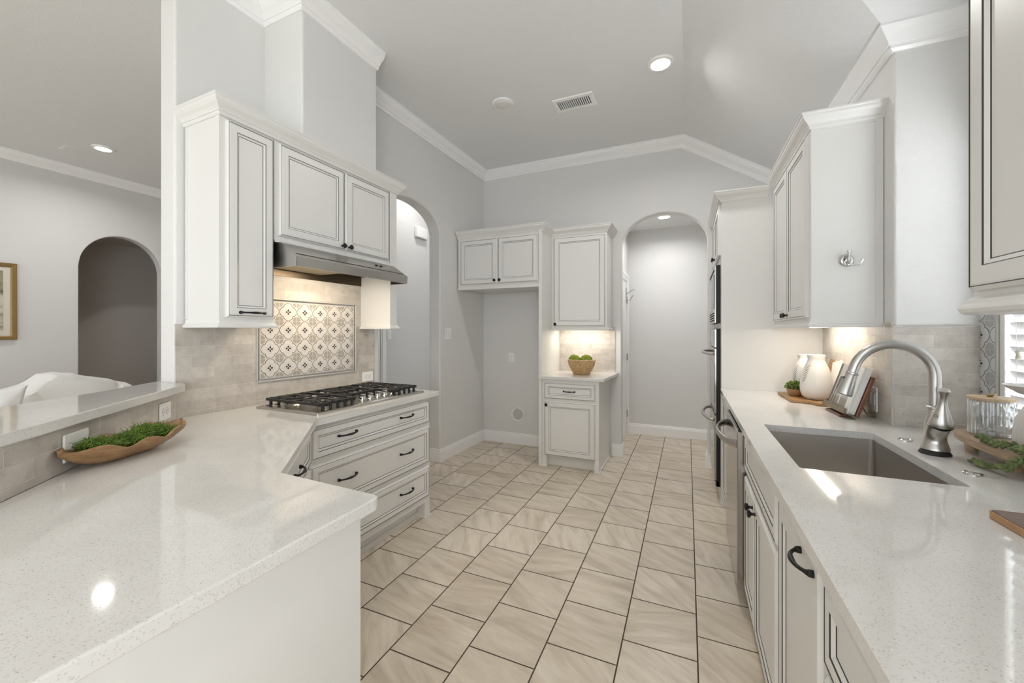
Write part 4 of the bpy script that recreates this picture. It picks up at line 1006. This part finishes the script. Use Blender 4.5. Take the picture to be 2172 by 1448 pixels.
# near wall cabinet
nc = thing('near_wall_cabinet', 'white wall cabinet with grooved door at the right edge of the photo', 'cabinet', (UX, 0, 0), RR)
b = MB(); b.box(-1.290, 0.5, 0, 0.303, 1.475, 2.50, cab, 0.0015, 1); b.build('body', nc)
door(nc, -1.272, -0.80, 1.478, 2.455, 0, None, fw=0.052); door(nc, -0.79, -0.32, 1.478, 2.455, 0, None)
b = MB(); pr = [(0, 0), (0.009, 0.0), (0.016, 0.006), (0.019, 0.014), (0.017, 0.020), (0.011, 0.026), (0.010, 0.034), (0.005, 0.038), (-0.002, 0.044), (-0.002, 0.052), (-0.01, 0.052)]
b.sweep([(0.5, 0.0, 1.424), (-1.290, 0.0, 1.424), (-1.290, 0.303, 1.424)][::1], (0, 0, 1), pr, cab, 1); b.box(-1.29, 0.5, 0, 0.303, 1.440, 1.476, cab); b.build('light_rail', nc)
cab_crown([(UX, -0.5), (UX, 1.290), (xw, 1.290)], 2.476, 2.555, 1, 'white crown molding on the wall cabinet at the right edge', 0.052)

# right backsplash: behind under-cabinet items and pier face
b = MB(); b.box(-3.598, -(yv + 0.0), -0.010, 0, CT, 1.43, brick_m)
tag(b.build('sink_backsplash', loc=(xw - 0.001, 0, 0), rotz=RR), 'beige brick tile under the wall cabinet left of the sink', 'backsplash')
b = MB(); b.box(xw - 0.011, WX - 0.012, -0.010, 0, CT, 1.404, brick_white); b.box(xw - 0.014, xw - 0.004, -0.014, 0.0, CT, 1.408, pencil, 0.003); b.box(xw - 0.011, WX - 0.012, -0.013, 0, 1.404, 1.412, pencil, 0.002)
tag(b.build('window_backsplash', loc=(0, yv - 0.001, 0)), 'pale brick tile on the wall face beside the sink window', 'backsplash')
b = MB()
b.box(-yv, -wy1 - 0.002, -0.010, 0, CT, 2.40, grout_m)
b.M = Matrix()
tcol = -yv + 0.065
for j in range(11):
    zc = 0.986 + 0.128 * j
    if zc > 2.3: break
    tile_pattern(b, -yv + 0.008, zc, 0.1285, -0.0104, cool_cream, cool_grey, cool_line, grey_line, dia)
    tile_pattern(b, -yv + 0.008 + 0.1285, zc, 0.1285, -0.0104, cool_cream, cool_grey, cool_line, grey_line, dia)
# keep only the strip of the band
bm = b.bm
geom = bm.verts[:] + bm.edges[:] + bm.faces[:]
bmesh.ops.bisect_plane(bm, geom=geom, plane_co=(-yv + 0.002, 0, 0), plane_no=(-1, 0, 0), clear_outer=True)
geom = bm.verts[:] + bm.edges[:] + bm.faces[:]
bmesh.ops.bisect_plane(bm, geom=geom, plane_co=(-wy1 - 0.014, 0, 0), plane_no=(1, 0, 0), clear_outer=True)
b.box(-wy1 - 0.014, -wy1 - 0.002, -0.014, 0, CT, 2.40, pencil, 0.003)
tag(b.build('window_tile_border', loc=(WX, 0, 0), rotz=RR), 'narrow vertical border of grey quatrefoil tiles beside the sink window', 'tile border')
# window
wn = thing('window_1', 'bright sink window with white horizontal blinds', 'window', (WX, 0, 0), RR); wn['kind'] = 'structure'
b = MB(); fwz = 0.030
b.box(-wy1, -wy1 + fwz, -0.006, 0.10, wz0, wz1, trim_m, 0.003); b.box(-wy0 - fwz, -wy0, -0.006, 0.10, wz0, wz1, trim_m, 0.003)
b.box(-wy1, -wy0, -0.02, 0.10, wz0 - 0.02, wz0 + 0.02, trim_m, 0.004); b.box(-wy1, -wy0, 0.0, 0.10, wz1 - 0.04, wz1, trim_m)
b.box(-wy1 + fwz, -wy0 - fwz, 0.075, 0.10, 1.60, 1.64, trim_m); b.build('window_frame', wn)
b = MB(); b.box(-wy1 + fwz, -wy0 - fwz, 0.086, 0.089, wz0 + 0.02, wz1 - 0.04, pane_m); b.build('window_pane', wn)
bl = thing('window_blind', 'white horizontal blind with cords in the sink window', 'blind', (WX, 0, 0), RR)
nsl = 0; z = wz0 + 0.03
while z < wz1 - 0.07:
    b = MB(); b.M = Matrix.Translation((0, 0.016, z)) @ Matrix.Rotation(R(-72), 4, 'X'); b.box(-wy1 + fwz + 0.004, -wy0 - fwz - 0.004, -0.0268, 0.0268, -0.0014, 0.0014, blind_m); b.build('slat', bl); z += 0.0505
b = MB(); b.box(-wy1 + fwz + 0.005, -wy0 - fwz - 0.005, -0.01, 0.05, wz1 - 0.075, wz1 - 0.042, blind_m, 0.003); b.build('headrail', bl)
for q, zc in ((-wy1 + fwz + 0.103, 1.310), (-wy1 + fwz + 0.088, 1.005)):
    b = MB(); b.tube([(q, -0.018, wz1 - 0.08), (q, -0.018, zc)], 0.0009, cord_m, 6); 
    b.lathe([(0.0, 0.0), (0.009, 0.001), (0.0115, 0.006), (0.0085, 0.016), (0.0085, 0.022), (0.0115, 0.032), (0.008, 0.037), (0, 0.037)], tassel_m, (q, -0.018, zc - 0.037), seg=20); b.build('cord_tassel', bl)
b = MB(); b.box(-14, 14, -12, 10, -0.3, -0.2, lawn_m); struct(b.build('ground_garden', loc=(0, 0, 0)), 'pale garden ground outside')
b = MB(); b.box(1.45, 5.2, -6.5, 0.9, 2.72, 2.86, trim_m); b.box(-8.0, 1.45, -6.8, -4.35, 3.05, 3.2, trim_m); struct(b.build('roof_light_blocker'), 'added unseen white slabs that keep sun and sky off the openings behind the camera')  # unseen slabs added to block sun and skylight at the rear and side openings
b = MB()
for i in range(60): b.box(0, 0.03, -5 + i * 0.2, -5 + i * 0.2 + 0.185, -0.2, 1.7, fence_m)
tag(b.build('garden_fence', loc=(5.5, 0, 0)), 'pale wooden garden fence outside the sink window', 'fence')

# ================================================================== ITEMS ON THE RIGHT COUNTER
Z0 = CT
tb = thing('serving_board', 'angular acacia serving board lying under the white vases', 'board', (0, 0, Z0))
b = MB(); b.prism([(0.605, 3.46), (0.612, 3.075), (0.700, 3.050), (0.715, 3.052), (0.725, 2.985), (0.795, 2.985), (0.802, 3.055), (0.885, 3.09), (0.885, 3.46)], 0.002, 0.017, wood_board, 0.002); b.build('board', tb)
def vase(name, label, x, y, z, prof, decal):
    t = thing(name, label, 'vase', (x, y, z), group='white branch vases')
    b = MB(); b.lathe(prof, ceramic, seg=48); b.build('vase_body', t)
    b = MB()
    for pts, w in decal:
        for (a0, z0), (a1, z1) in zip(pts, pts[1:]):
            def rr_(zz):
                for (r0, h0_), (r1, h1_) in zip(prof, prof[1:]):
                    if h0_ <= zz <= h1_ and h1_ > h0_: return r0 + (r1 - r0) * (zz - h0_) / (h1_ - h0_)
                return prof[3][0]
            q = []
            for a, zz, s_ in ((a0, z0, -1), (a1, z1, -1), (a1, z1, 1), (a0, z0, 1)):
                r_ = rr_(zz) + 0.0008; q.append((r_ * math.cos(a), r_ * math.sin(a), zz + s_ * w))
            b.quad(q, branch_ink)
    b.build('branch_decal', t, label='dark grey printed branch'); return t
def branch(a, z):
    d = [([(a, z), (a + 0.10, z + 0.03), (a + 0.14, z + 0.07), (a + 0.12, z + 0.10)], 0.0011)]
    for i in range(6):
        t = i / 5; aa = a + 0.12 * t ** 0.7; zz = z + 0.015 + 0.085 * t
        d.append(([(aa, zz), (aa + 0.16, zz + 0.011), (aa + 0.26, zz + 0.022)], 0.0018)); d.append(([(aa, zz), (aa - 0.14, zz + 0.011), (aa - 0.2, zz + 0.02)], 0.0018))
    return d
v1 = [(0, 0.0), (0.052, 0.0), (0.062, 0.004), (0.078, 0.022), (0.087, 0.055), (0.0885, 0.085), (0.084, 0.13), (0.076, 0.17), (0.065, 0.205), (0.053, 0.232), (0.047, 0.25), (0.0455, 0.262), (0.049, 0.282), (0.048, 0.287), (0.043, 0.285), (0.041, 0.262), (0.045, 0.24), (0, 0.22)]
vase('round_vase', 'large white ceramic vase with a dark branch print, front of the pair', 0.767, 3.178, Z0 + 0.017, v1, branch(-2.75, 0.10))
v2 = [(0, 0.0), (0.045, 0.0), (0.055, 0.01), (0.060, 0.05), (0.062, 0.12), (0.061, 0.165), (0.056, 0.195), (0.045, 0.222), (0.033, 0.238), (0.027, 0.250), (0.026, 0.262), (0.029, 0.278), (0.025, 0.280), (0.022, 0.262), (0.03, 0.235), (0, 0.22)]
vase('round_vase', 'slimmer white ceramic vase with a narrow neck behind the large vase', 0.735, 3.36, Z0 + 0.017, v2, branch(-2.7, 0.09))
pp_ = thing('potted_plant', 'small green leafy plant in a tan bowl beside the white vases', 'plant', (0.672, 3.275, Z0 + 0.017))
b = MB(); b.lathe([(0, 0), (0.026, 0), (0.038, 0.010), (0.047, 0.030), (0.050, 0.050), (0.047, 0.050), (0.043, 0.035), (0, 0.035)], pot_m, seg=36); b.build('pot', pp_)
def leaf(b, c, d, L, w, m, fat=0.25, sub=1):
    d = Vector(d).normalized(); q = Vector((0, 0, 1)).rotation_difference(d).to_matrix().to_4x4()
    T = Matrix.Translation(c) @ q
    ret = bmesh.ops.create_icosphere(b.bm, subdivisions=sub, radius=1); i = b.mi(m)
    for v in ret['verts']:
        t = (v.co.z + 1) / 2; v.co = b.M @ (T @ Vector((v.co.x * w * (1.25 - 0.5 * t), v.co.y * w * fat * 2, v.co.z * L / 2 + L / 2)))
        for f in v.link_faces: f.material_index = i; f.smooth = True
b = MB(); b.sphere((0, 0, 0.058), 0.046, P('plant_core', (0.03, 0.045, 0.01), 0.9), 2, (1.05, 1.05, 0.6))
for i in range(330):
    a = random.uniform(0, 2 * math.pi); ph = math.acos(random.uniform(-0.05, 1)); d = Vector((math.sin(ph) * math.cos(a), math.sin(ph) * math.sin(a), math.cos(ph) * 0.7))
    c = Vector((0, 0, 0.058)) + Vector((d.x * 0.050, d.y * 0.050, d.z * 0.050)) * random.uniform(0.85, 1.08)
    leaf(b, c, d + Vector((random.uniform(-.6, .6), random.uniform(-.6, .6), random.uniform(-.3, .6))), 0.013, 0.0042, leaf_m)
b.build('foliage', pp_)
# paddle board and marble board leaning on the tile
pdl = thing('paddle_board', 'long wooden paddle cutting board leaning on the tile behind the vases', 'board', (0.893, 3.37, Z0 + 0.002))
b = MB(); b.M = Matrix.Rotation(R(5), 4, 'Y') @ Matrix.Rotation(R(-2), 4, 'X') @ Matrix.Rotation(R(90), 4, 'Z') @ Matrix.Rotation(R(90), 4, 'X')
out = [(-0.085, 0), (0.085, 0), (0.088, 0.20), (0.07, 0.245), (0.024, 0.275), (0.020, 0.31), (0.025, 0.385), (0.020, 0.405), (0.0, 0.412), (-0.020, 0.405), (-0.025, 0.385), (-0.020, 0.31), (-0.024, 0.275), (-0.07, 0.245), (-0.088, 0.20)]
b.prism(out, -0.009, 0.009, wood_board, 0.003); b.build('board', pdl)
b = MB(); b.M = Matrix.Rotation(R(5), 4, 'Y') @ Matrix.Rotation(R(-2), 4, 'X') @ Matrix.Rotation(R(90), 4, 'Z') @ Matrix.Rotation(R(90), 4, 'X')
b.lathe([(0, 0), (0.006, 0), (0.006, 0.0006), (0, 0.0006)], dark_void, (0, 0.385, -0.0098), (0, 0, -1), 12); b.build('hanging_hole', pdl)
b = MB(); b.M = Matrix.Rotation(R(9), 4, 'Y') @ Matrix.Rotation(R(-9), 4, 'X'); b.box(-0.008, 0.008, -0.075, 0.075, 0.0, 0.262, marble, 0.005, 3)
tag(b.build('marble_board', loc=(0.862, 3.215, Z0 + 0.004)), 'white marble cutting board leaning behind the large vase', 'board')
# cookbook stand with book
sd = thing('cookbook_stand', 'wood and bronze cookbook stand on the counter left of the faucet', 'book stand', (0.785, 2.765, Z0), R(-88))
tl = R(18)
T = Matrix.Rotation(-tl, 4, 'X')
b = MB(); b.M = T; b.box(-0.150, 0.150, 0.004, 0.020, 0.010, 0.235, red_wood, 0.003); b.build('back_board', sd)
b = MB(); b.M = T; b.box(-0.155, 0.155, -0.050, 0.022, 0.012, 0.016, bronze); b.box(-0.155, 0.155, -0.053, -0.048, 0.012, 0.042, bronze); b.build('metal_ledge', sd)
b = MB(); b.box(-0.10, 0.10, -0.045, 0.012, 0.0, 0.014, red_wood, 0.004); b.build('foot_block', sd)
b = MB()
for q in (-0.035, 0.075): b.tube([(q, 0.055, 0.15), (q, 0.118, 0.004)], 0.003, bronze, 8)
b.tube([(-0.035, 0.118, 0.004), (0.075, 0.118, 0.004)], 0.003, bronze, 8); b.build('rear_leg', sd)
bk = thing('cookbook', 'hardcover cookbook with a grey dining-room photo resting on the stand', 'book', (0.785, 2.765, Z0), R(-88))
b = MB(); b.M = T; b.box(-0.142, 0.138, -0.030, 0.001, 0.018, 0.268, paper, 0.001, 1); b.build('pages', bk)
b = MB(); b.M = T; b.box(-0.150, -0.120, -0.036, 0.003, 0.017, 0.272, cover_dark, 0.001, 1); b.box(-0.120, 0.090, -0.0365, -0.0305, 0.017, 0.271, cover_grey, 0.001, 1); b.box(0.090, 0.145, -0.0365, -0.0305, 0.017, 0.271, paper, 0.001, 1)
b.box(-0.130, 0.090, -0.0372, -0.0365, 0.017, 0.085, cover_mid)
b.lathe([(0, 0), (0.07, 0), (0.07, 0.0006), (0, 0.0006)], paper, (-0.005, -0.0372, 0.0), (0, -1, 0), 30, rad=lambda a, z: 1) if False else None
def ell(b, cx_, cz_, rx, rz, y, m, n=28): b.face([b.v((cx_ + rx * math.cos(2 * math.pi * i / n), y, cz_ + rz * math.sin(2 * math.pi * i / n))) for i in range(n)], m)
ell(b, 0.0, 0.118, 0.085, 0.022, -0.0376, paper); b.box(-0.006, 0.006, -0.0378, -0.0374, 0.05, 0.10, paper)
b.box(-0.100, -0.062, -0.0380, -0.0376, 0.125, 0.200, cover_dark); b.box(-0.10, -0.095, -0.038, -0.0376, 0.04, 0.13, cover_dark); b.box(-0.068, -0.063, -0.038, -0.0376, 0.04, 0.13, cover_dark)
ell(b, -0.04, 0.138, 0.012, 0.010, -0.0380, cover_mid); ell(b, 0.0, 0.140, 0.012, 0.011, -0.0380, cover_grey); ell(b, 0.035, 0.136, 0.014, 0.009, -0.0380, cover_mid)
b.build('cover', bk)

# riser with jar, pedestal dish and trailing succulent by the window
rs_ = thing('wooden_riser', 'long oval wooden riser board on short legs by the window', 'riser', (0, 0, Z0))
b = MB()
cxr, cyr, hxr, hyr = 1.045, 1.885, 0.112, 0.32
el = [(cxr + hxr * (abs(math.cos(t)) ** 0.7) * math.copysign(1, math.cos(t)), cyr + hyr * (abs(math.sin(t)) ** 0.75) * math.copysign(1, math.sin(t))) for t in [2 * math.pi * i / 48 for i in range(48)]]
b.prism(el, 0.043, 0.066, wood_riser, 0.003); b.build('board', rs_)
for x, y in ((0.985, 2.085), (0.985, 1.855), (1.10, 2.10), (1.10, 1.70), (0.985, 1.66)):
    b = MB(); b.lathe([(0, 0), (0.017, 0), (0.0215, 0.043), (0, 0.044)], wood_riser, (x, y, 0.0), seg=20); b.build('leg', rs_)
jr = thing('glass_jar', 'ribbed clear glass jar with a wooden lid on the riser', 'jar', (1.045, 2.10, Z0 + 0.067))
b = MB(); rib = lambda a, z: 1 + 0.022 * math.cos(26 * a)
b.lathe([(0, 0.0), (0.056, 0.0), (0.060, 0.004), (0.060, 0.128), (0.059, 0.132)], jar_glass, seg=156, rad=rib)
b.lathe([(0, 0.006), (0.052, 0.006), (0.056, 0.010), (0.056, 0.132)], jar_glass, seg=60); b.build('glass_body', jr)
b = MB(); b.lathe([(0, 0.124), (0.054, 0.124), (0.054, 0.132), (0.064, 0.133), (0.064, 0.141), (0.062, 0.143), (0, 0.143)], wood_lid, seg=48); b.build('lid', jr)
b = MB(); b.lathe([(0, 0.143), (0.010, 0.143), (0.006, 0.147), (0.014, 0.151), (0.012, 0.154), (0, 0.155)], brass, seg=12, rad=lambda a, z: 1 + 0.25 * math.cos(4 * a)); b.build('lid_knob', jr, label='small brass knob')
# white pedestal dish
pdn = thing('pedestal_dish', 'white ribbed ceramic pedestal dish at the right edge by the window', 'dish', (1.075, 1.905, Z0 + 0.067))
b = MB(); b.lathe([(0, 0), (0.066, 0), (0.067, 0.01), (0.066, 0.06), (0.060, 0.10), (0.044, 0.135), (0.024, 0.150), (0.016, 0.158), (0.02, 0.168), (0, 0.169)], ceramic_grey, seg=90, rad=lambda a, z: 1 + 0.025 * math.cos(30 * a)); b.build('base', pdn)
b = MB(); b.lathe([(0, 0.167), (0.02, 0.167), (0.055, 0.180), (0.080, 0.197), (0.091, 0.208), (0.087, 0.208), (0.05, 0.186), (0, 0.178)], ceramic_grey, seg=48); b.build('bowl', pdn)
# trailing succulent
su = thing('trailing_succulent', 'trailing green succulent spilling over the wooden riser', 'plant', (0, 0, Z0))
stems = [[(1.05, 1.62, 0.075), (1.00, 1.72, 0.095), (0.965, 1.80, 0.088), (0.945, 1.88, 0.082), (0.950, 1.955, 0.084)],
         [(1.04, 1.62, 0.075), (0.97, 1.69, 0.090), (0.930, 1.745, 0.060), (0.915, 1.775, 0.025), (0.90, 1.83, 0.012), (0.895, 1.875, 0.012)],
         [(1.05, 1.64, 0.075), (1.01, 1.74, 0.10), (1.00, 1.80, 0.12), (1.00, 1.815, 0.16)],
         [(1.02, 1.60, 0.075), (0.96, 1.66, 0.09), (0.945, 1.72, 0.092), (0.938, 1.77, 0.090)],
         [(1.02, 1.60, 0.075), (0.95, 1.64, 0.09), (0.93, 1.68, 0.085)], [(1.07, 1.62, 0.075), (1.04, 1.72, 0.09), (1.02, 1.77, 0.085)]]
bs_ = MB(); bl_ = MB()
for st in stems:
    pts = []
    for i in range(len(st) - 1):
        for j in range(6): pts.append(Vector(st[i]).lerp(Vector(st[i + 1]), j / 6))
    pts.append(Vector(st[-1])); bs_.tube(pts, 0.0018, succ_m, 6)
    for i in range(1, len(pts)):
        d = (pts[i] - pts[i - 1]).normalized(); side = d.cross(Vector((0, 0, 1))).normalized(); up = side.cross(d)
        for q in range(3):
            a = q * math.pi / 1.5 + i * 1.1 + random.uniform(-0.3, 0.3); dd_ = side * math.cos(a) + up * math.sin(a) + d * 0.7
            if pts[i].z < 0.03 and dd_.z < 0: dd_.z *= -0.4
            leaf(bl_, pts[i], dd_, random.uniform(0.015, 0.021), 0.0068, succ_m, 0.5, 2)
bs_.build('stem', su); bl_.build('leaves', su, sharp=85)
# walnut cutting board at the right edge
cb = thing('cutting_board', 'dark walnut cutting board with a light edge at the lower right', 'board', (0.674, 1.372, Z0), R(2))
b = MB(); pl = [(0.012, 0.0), (0.22, 0.0), (0.22, -0.36), (0.0, -0.36), (0.0, -0.012), (0.0035, -0.0035)]
b.prism(pl[::-1], 0.001, 0.019, walnut_edge, 0.002); b.build('board_edge', cb)
b = MB(); b.prism([(x * 0.98 + 0.003, y * 0.99 - 0.003) for x, y in pl][::-1], 0.0185, 0.020, walnut); b.build('board_top', cb)

# ================================================================== DOUGH BOWL AND MOSS
dbx, dby = -1.882, 0.790; da = math.atan2(0.43, -0.185)
db = thing('dough_bowl', 'long carved wooden dough bowl on the counter below the bar ledge', 'bowl', (dbx, dby, CT), da)
b = MB(); nL, nW = 44, 20; L2 = 0.235
def bowl_pt(u, w, inner):
    # u -1..1 along, w -1..1 across
    wid = 0.086 * (max(0, 1 - abs(u) ** 2.3)) ** 0.66 + 0.003
    wid *= 1 + 0.07 * math.sin(u * 10.0 + 0.6)
    keel = 0.0 + 0.066 * abs(u) ** 3.2
    rim = 0.062 + 0.022 * abs(u) ** 2.5 + 0.009 * math.sin(u * 10 + 2) - 0.012 * (1 if False else 0)
    if w > 0: rim += 0.008
    t = abs(w); prof = t ** 2.4
    z = keel + (rim - keel) * prof
    y = w * wid * (0.55 + 0.45 * min(1, t * 1.2))
    if inner: z = keel + 0.010 + (rim - keel - 0.010) * prof; y *= 0.90
    return (u * L2 * (1 if not inner else 0.94), y, z)
G = {}
for inner in (0, 1):
    for i in range(nL + 1):
        for j in range(nW + 1):
            G[inner, i, j] = b.v(bowl_pt(-1 + 2 * i / nL, -1 + 2 * j / nW, inner))
for inner in (0, 1):
    for i in range(nL):
        for j in range(nW): b.face([G[inner, i, j], G[inner, i + 1, j], G[inner, i + 1, j + 1], G[inner, i, j + 1]], wood_bowl, True)
for i in range(nL):
    for j in (0, nW): b.face([G[0, i, j], G[0, i + 1, j], G[1, i + 1, j], G[1, i, j]], wood_bowl, True)
for j in range(nW):
    for i in (0, nL): b.face([G[0, i, j], G[0, i, j + 1], G[1, i, j + 1], G[1, i, j]], wood_bowl, True)
b.build('bowl_body', db, sharp=60)
b = MB(); random.seed(3)
b.sphere((0.0, 0, 0.050), 0.05, P('moss_core', (0.02, 0.035, 0.008), 0.9), 3, (3.0, 0.98, 0.55), disp=0.3, freq=40)
for i in range(1900):
    u = random.uniform(-0.72, 0.74); w = random.uniform(-0.9, 0.9); base_z = 0.050 + 0.028 * (1 - w * w) * (1 + 0.35 * math.sin(u * 7))
    p = Vector((u * L2 * 0.92, w * 0.056 * (1 - abs(u) ** 3), base_z)); d = Vector((random.gauss(0, 1), random.gauss(0, 1), random.gauss(0.25, 0.5))).normalized()
    pts = [p]; 
    for s_ in range(5):
        d = (d + Vector((random.gauss(0, .8), random.gauss(0, .8), random.gauss(-0.1, .7)))).normalized(); pts.append(pts[-1] + d * random.uniform(0.004, 0.009))
    b.tube(pts, [0.0015, 0.0014, 0.0013, 0.0011, 0.0008, 0.0004], moss_m, 4, caps=False)
tag(b.build('moss_filling', loc=(dbx, dby, CT), rotz=da), 'loose green moss filling the dough bowl', 'moss', kind='stuff')

# ================================================================== LIVING ROOM
so = thing('slipcovered_sofa', 'white slipcovered sofa seen over the bar ledge', 'sofa', (-4.75, 0, 0))
def soft(b, x0, x1, y0, y1, z0, z1, m, puff=0.05, n=10):
    """pillowy box"""
    def f(u, v): return (1 - (2 * u - 1) ** 4) * (1 - (2 * v - 1) ** 4)
    ret = bmesh.ops.create_cube(b.bm, size=1); 
    bmesh.ops.subdivide_edges(b.bm, edges=list({e for v in ret['verts'] for e in v.link_edges}), cuts=n, use_grid_fill=True)
    i = b.mi(m); cen = Vector(((x0 + x1) / 2, (y0 + y1) / 2, (z0 + z1) / 2)); sz = Vector((x1 - x0, y1 - y0, z1 - z0))
    for v in b.bm.verts:
        if v.tag: continue
        c = v.co.copy(); l = c.length; mx = max(abs(c.x), abs(c.y), abs(c.z))
        rd = 0.5 * c.normalized() * 1.0 if l else c
        k_ = 0.80; c2 = c * k_ + (c.normalized() * 0.5 * (mx / 0.5)) * (1 - k_) * 1.4 if l > 0 else c
        w_ = noise.noise(Vector((c.x * 4 + x0 * 3, c.y * 4 + y0, c.z * 4))) * 0.018
        v.co = b.M @ (cen + Vector((c2.x * sz.x, c2.y * sz.y, c2.z * sz.z)) + c.normalized() * w_); v.tag = True
        for f_ in v.link_faces: f_.material_index = i; f_.smooth = True
def draped(b, prof, x0, x1, m, n=8):
    """soft form: (y, z) outline extruded along x with puffed sides"""
    rings = []
    cy = sum(p[0] for p in prof) / len(prof); cz = sum(p[1] for p in prof) / len(prof)
    den = []
    for i in range(len(prof)):
        (ya, za), (yb2, zb2) = prof[i], prof[(i + 1) % len(prof)]
        for j in range(6): den.append((ya + (yb2 - ya) * j / 6, za + (zb2 - za) * j / 6))
    for i in range(n + 1):
        u = -1 + 2 * i / n; k_ = (1 - abs(u) ** 5) ** 0.4 * 0.10 + 0.90; x = x0 + (x1 - x0) * i / n
        rings.append([b.v((x, cy + (y - cy) * k_ + 0.012 * noise.noise(Vector((x * 9, y * 9, z_ * 9))), cz + (z_ - cz) * k_ + 0.014 * noise.noise(Vector((x * 7, y * 11, z_ * 5 + 3))))) for y, z_ in den])
    for A, B in zip(rings, rings[1:]):
        for j in range(len(den)): b.face([A[j], A[(j + 1) % len(den)], B[(j + 1) % len(den)], B[j]], m, True)
    b.face(rings[0][::-1], m, True); b.face(rings[-1], m, True)
b = MB(); draped(b, [(1.10, 0.30), (1.14, 0.72), (1.24, 0.86), (1.36, 0.97), (1.46, 1.045), (1.56, 1.04), (1.68, 1.00), (1.80, 0.975), (1.845, 0.95), (1.86, 0.80), (1.86, 0.30)], -0.22, 0.18, fabric); b.build('backrest', so, sharp=70)
b = MB(); draped(b, [(1.84, 0.15), (1.83, 0.90), (1.86, 0.94), (1.92, 0.93), (1.965, 0.88), (1.98, 0.60), (1.97, 0.15)], -0.75, 0.20, fabric); b.build('armrest', so, sharp=70)
b = MB(); soft(b, -0.92, 0.10, 0.0, 1.84, 0.08, 0.48, fabric); b.build('seat', so)
b = MB(); draped(b, [(0.0, 0.30), (0.02, 0.74), (0.1, 0.84), (0.6, 0.86), (1.05, 0.84), (1.12, 0.72), (1.10, 0.30)], -0.20, 0.12, fabric); b.build('back_cushion', so, sharp=70)
b = MB(); draped(b, [(-0.30, -0.01), (-0.335, 0.33), (-0.1, 0.30), (0.12, 0.315), (0.325, 0.365), (0.27, 0.15), (0.20, -0.03)], -0.09, 0.09, pillow_m, 10)
tag(b.build('throw_pillow', loc=(-4.05, 0.82, 0.665), sharp=70), 'white piped throw pillow behind the bar ledge at the far left', 'pillow')
ar = thing('wooden_console', 'orange brown wooden console behind the bar ledge at the far left', 'console', (-3.72, 0.72, 0))
b = MB(); b.box(-0.12, 0.30, -0.55, 0.40, 0.815, 0.85, sofa_wood, 0.004); b.build('console_top', ar)
for x, y in ((-0.1, -0.5), (0.31, -0.5), (-0.1, 0.38), (0.31, 0.38)):
    b = MB(); b.box(x - 0.02, x + 0.02, y - 0.02, y + 0.02, 0, 0.815, sofa_wood); b.build('leg', ar)
pf = thing('framed_picture', 'gold framed landscape picture on the living room wall', 'picture', (-6.955, 0, 0), R(90))
b = MB(); b.sweep([(1.05, 0, 1.294), (1.904, 0, 1.294), (1.904, 0, 2.148), (1.05, 0, 2.148), (1.05, 0, 1.294)], (0, -1, 0), [(0, 0), (0.045, 0), (0.045, 0.018), (0.035, 0.026), (0.005, 0.030), (0, 0.025)], gold, -1 if False else 1); b.build('frame', pf)
b = MB(); b.box(1.07, 1.885, -0.012, -0.004, 1.315, 2.128, mat_board); b.build('mat_board', pf)
b = MB(); b.box(1.17, 1.805, -0.015, -0.012, 1.40, 2.06, landscape_m); b.build('artwork', pf)
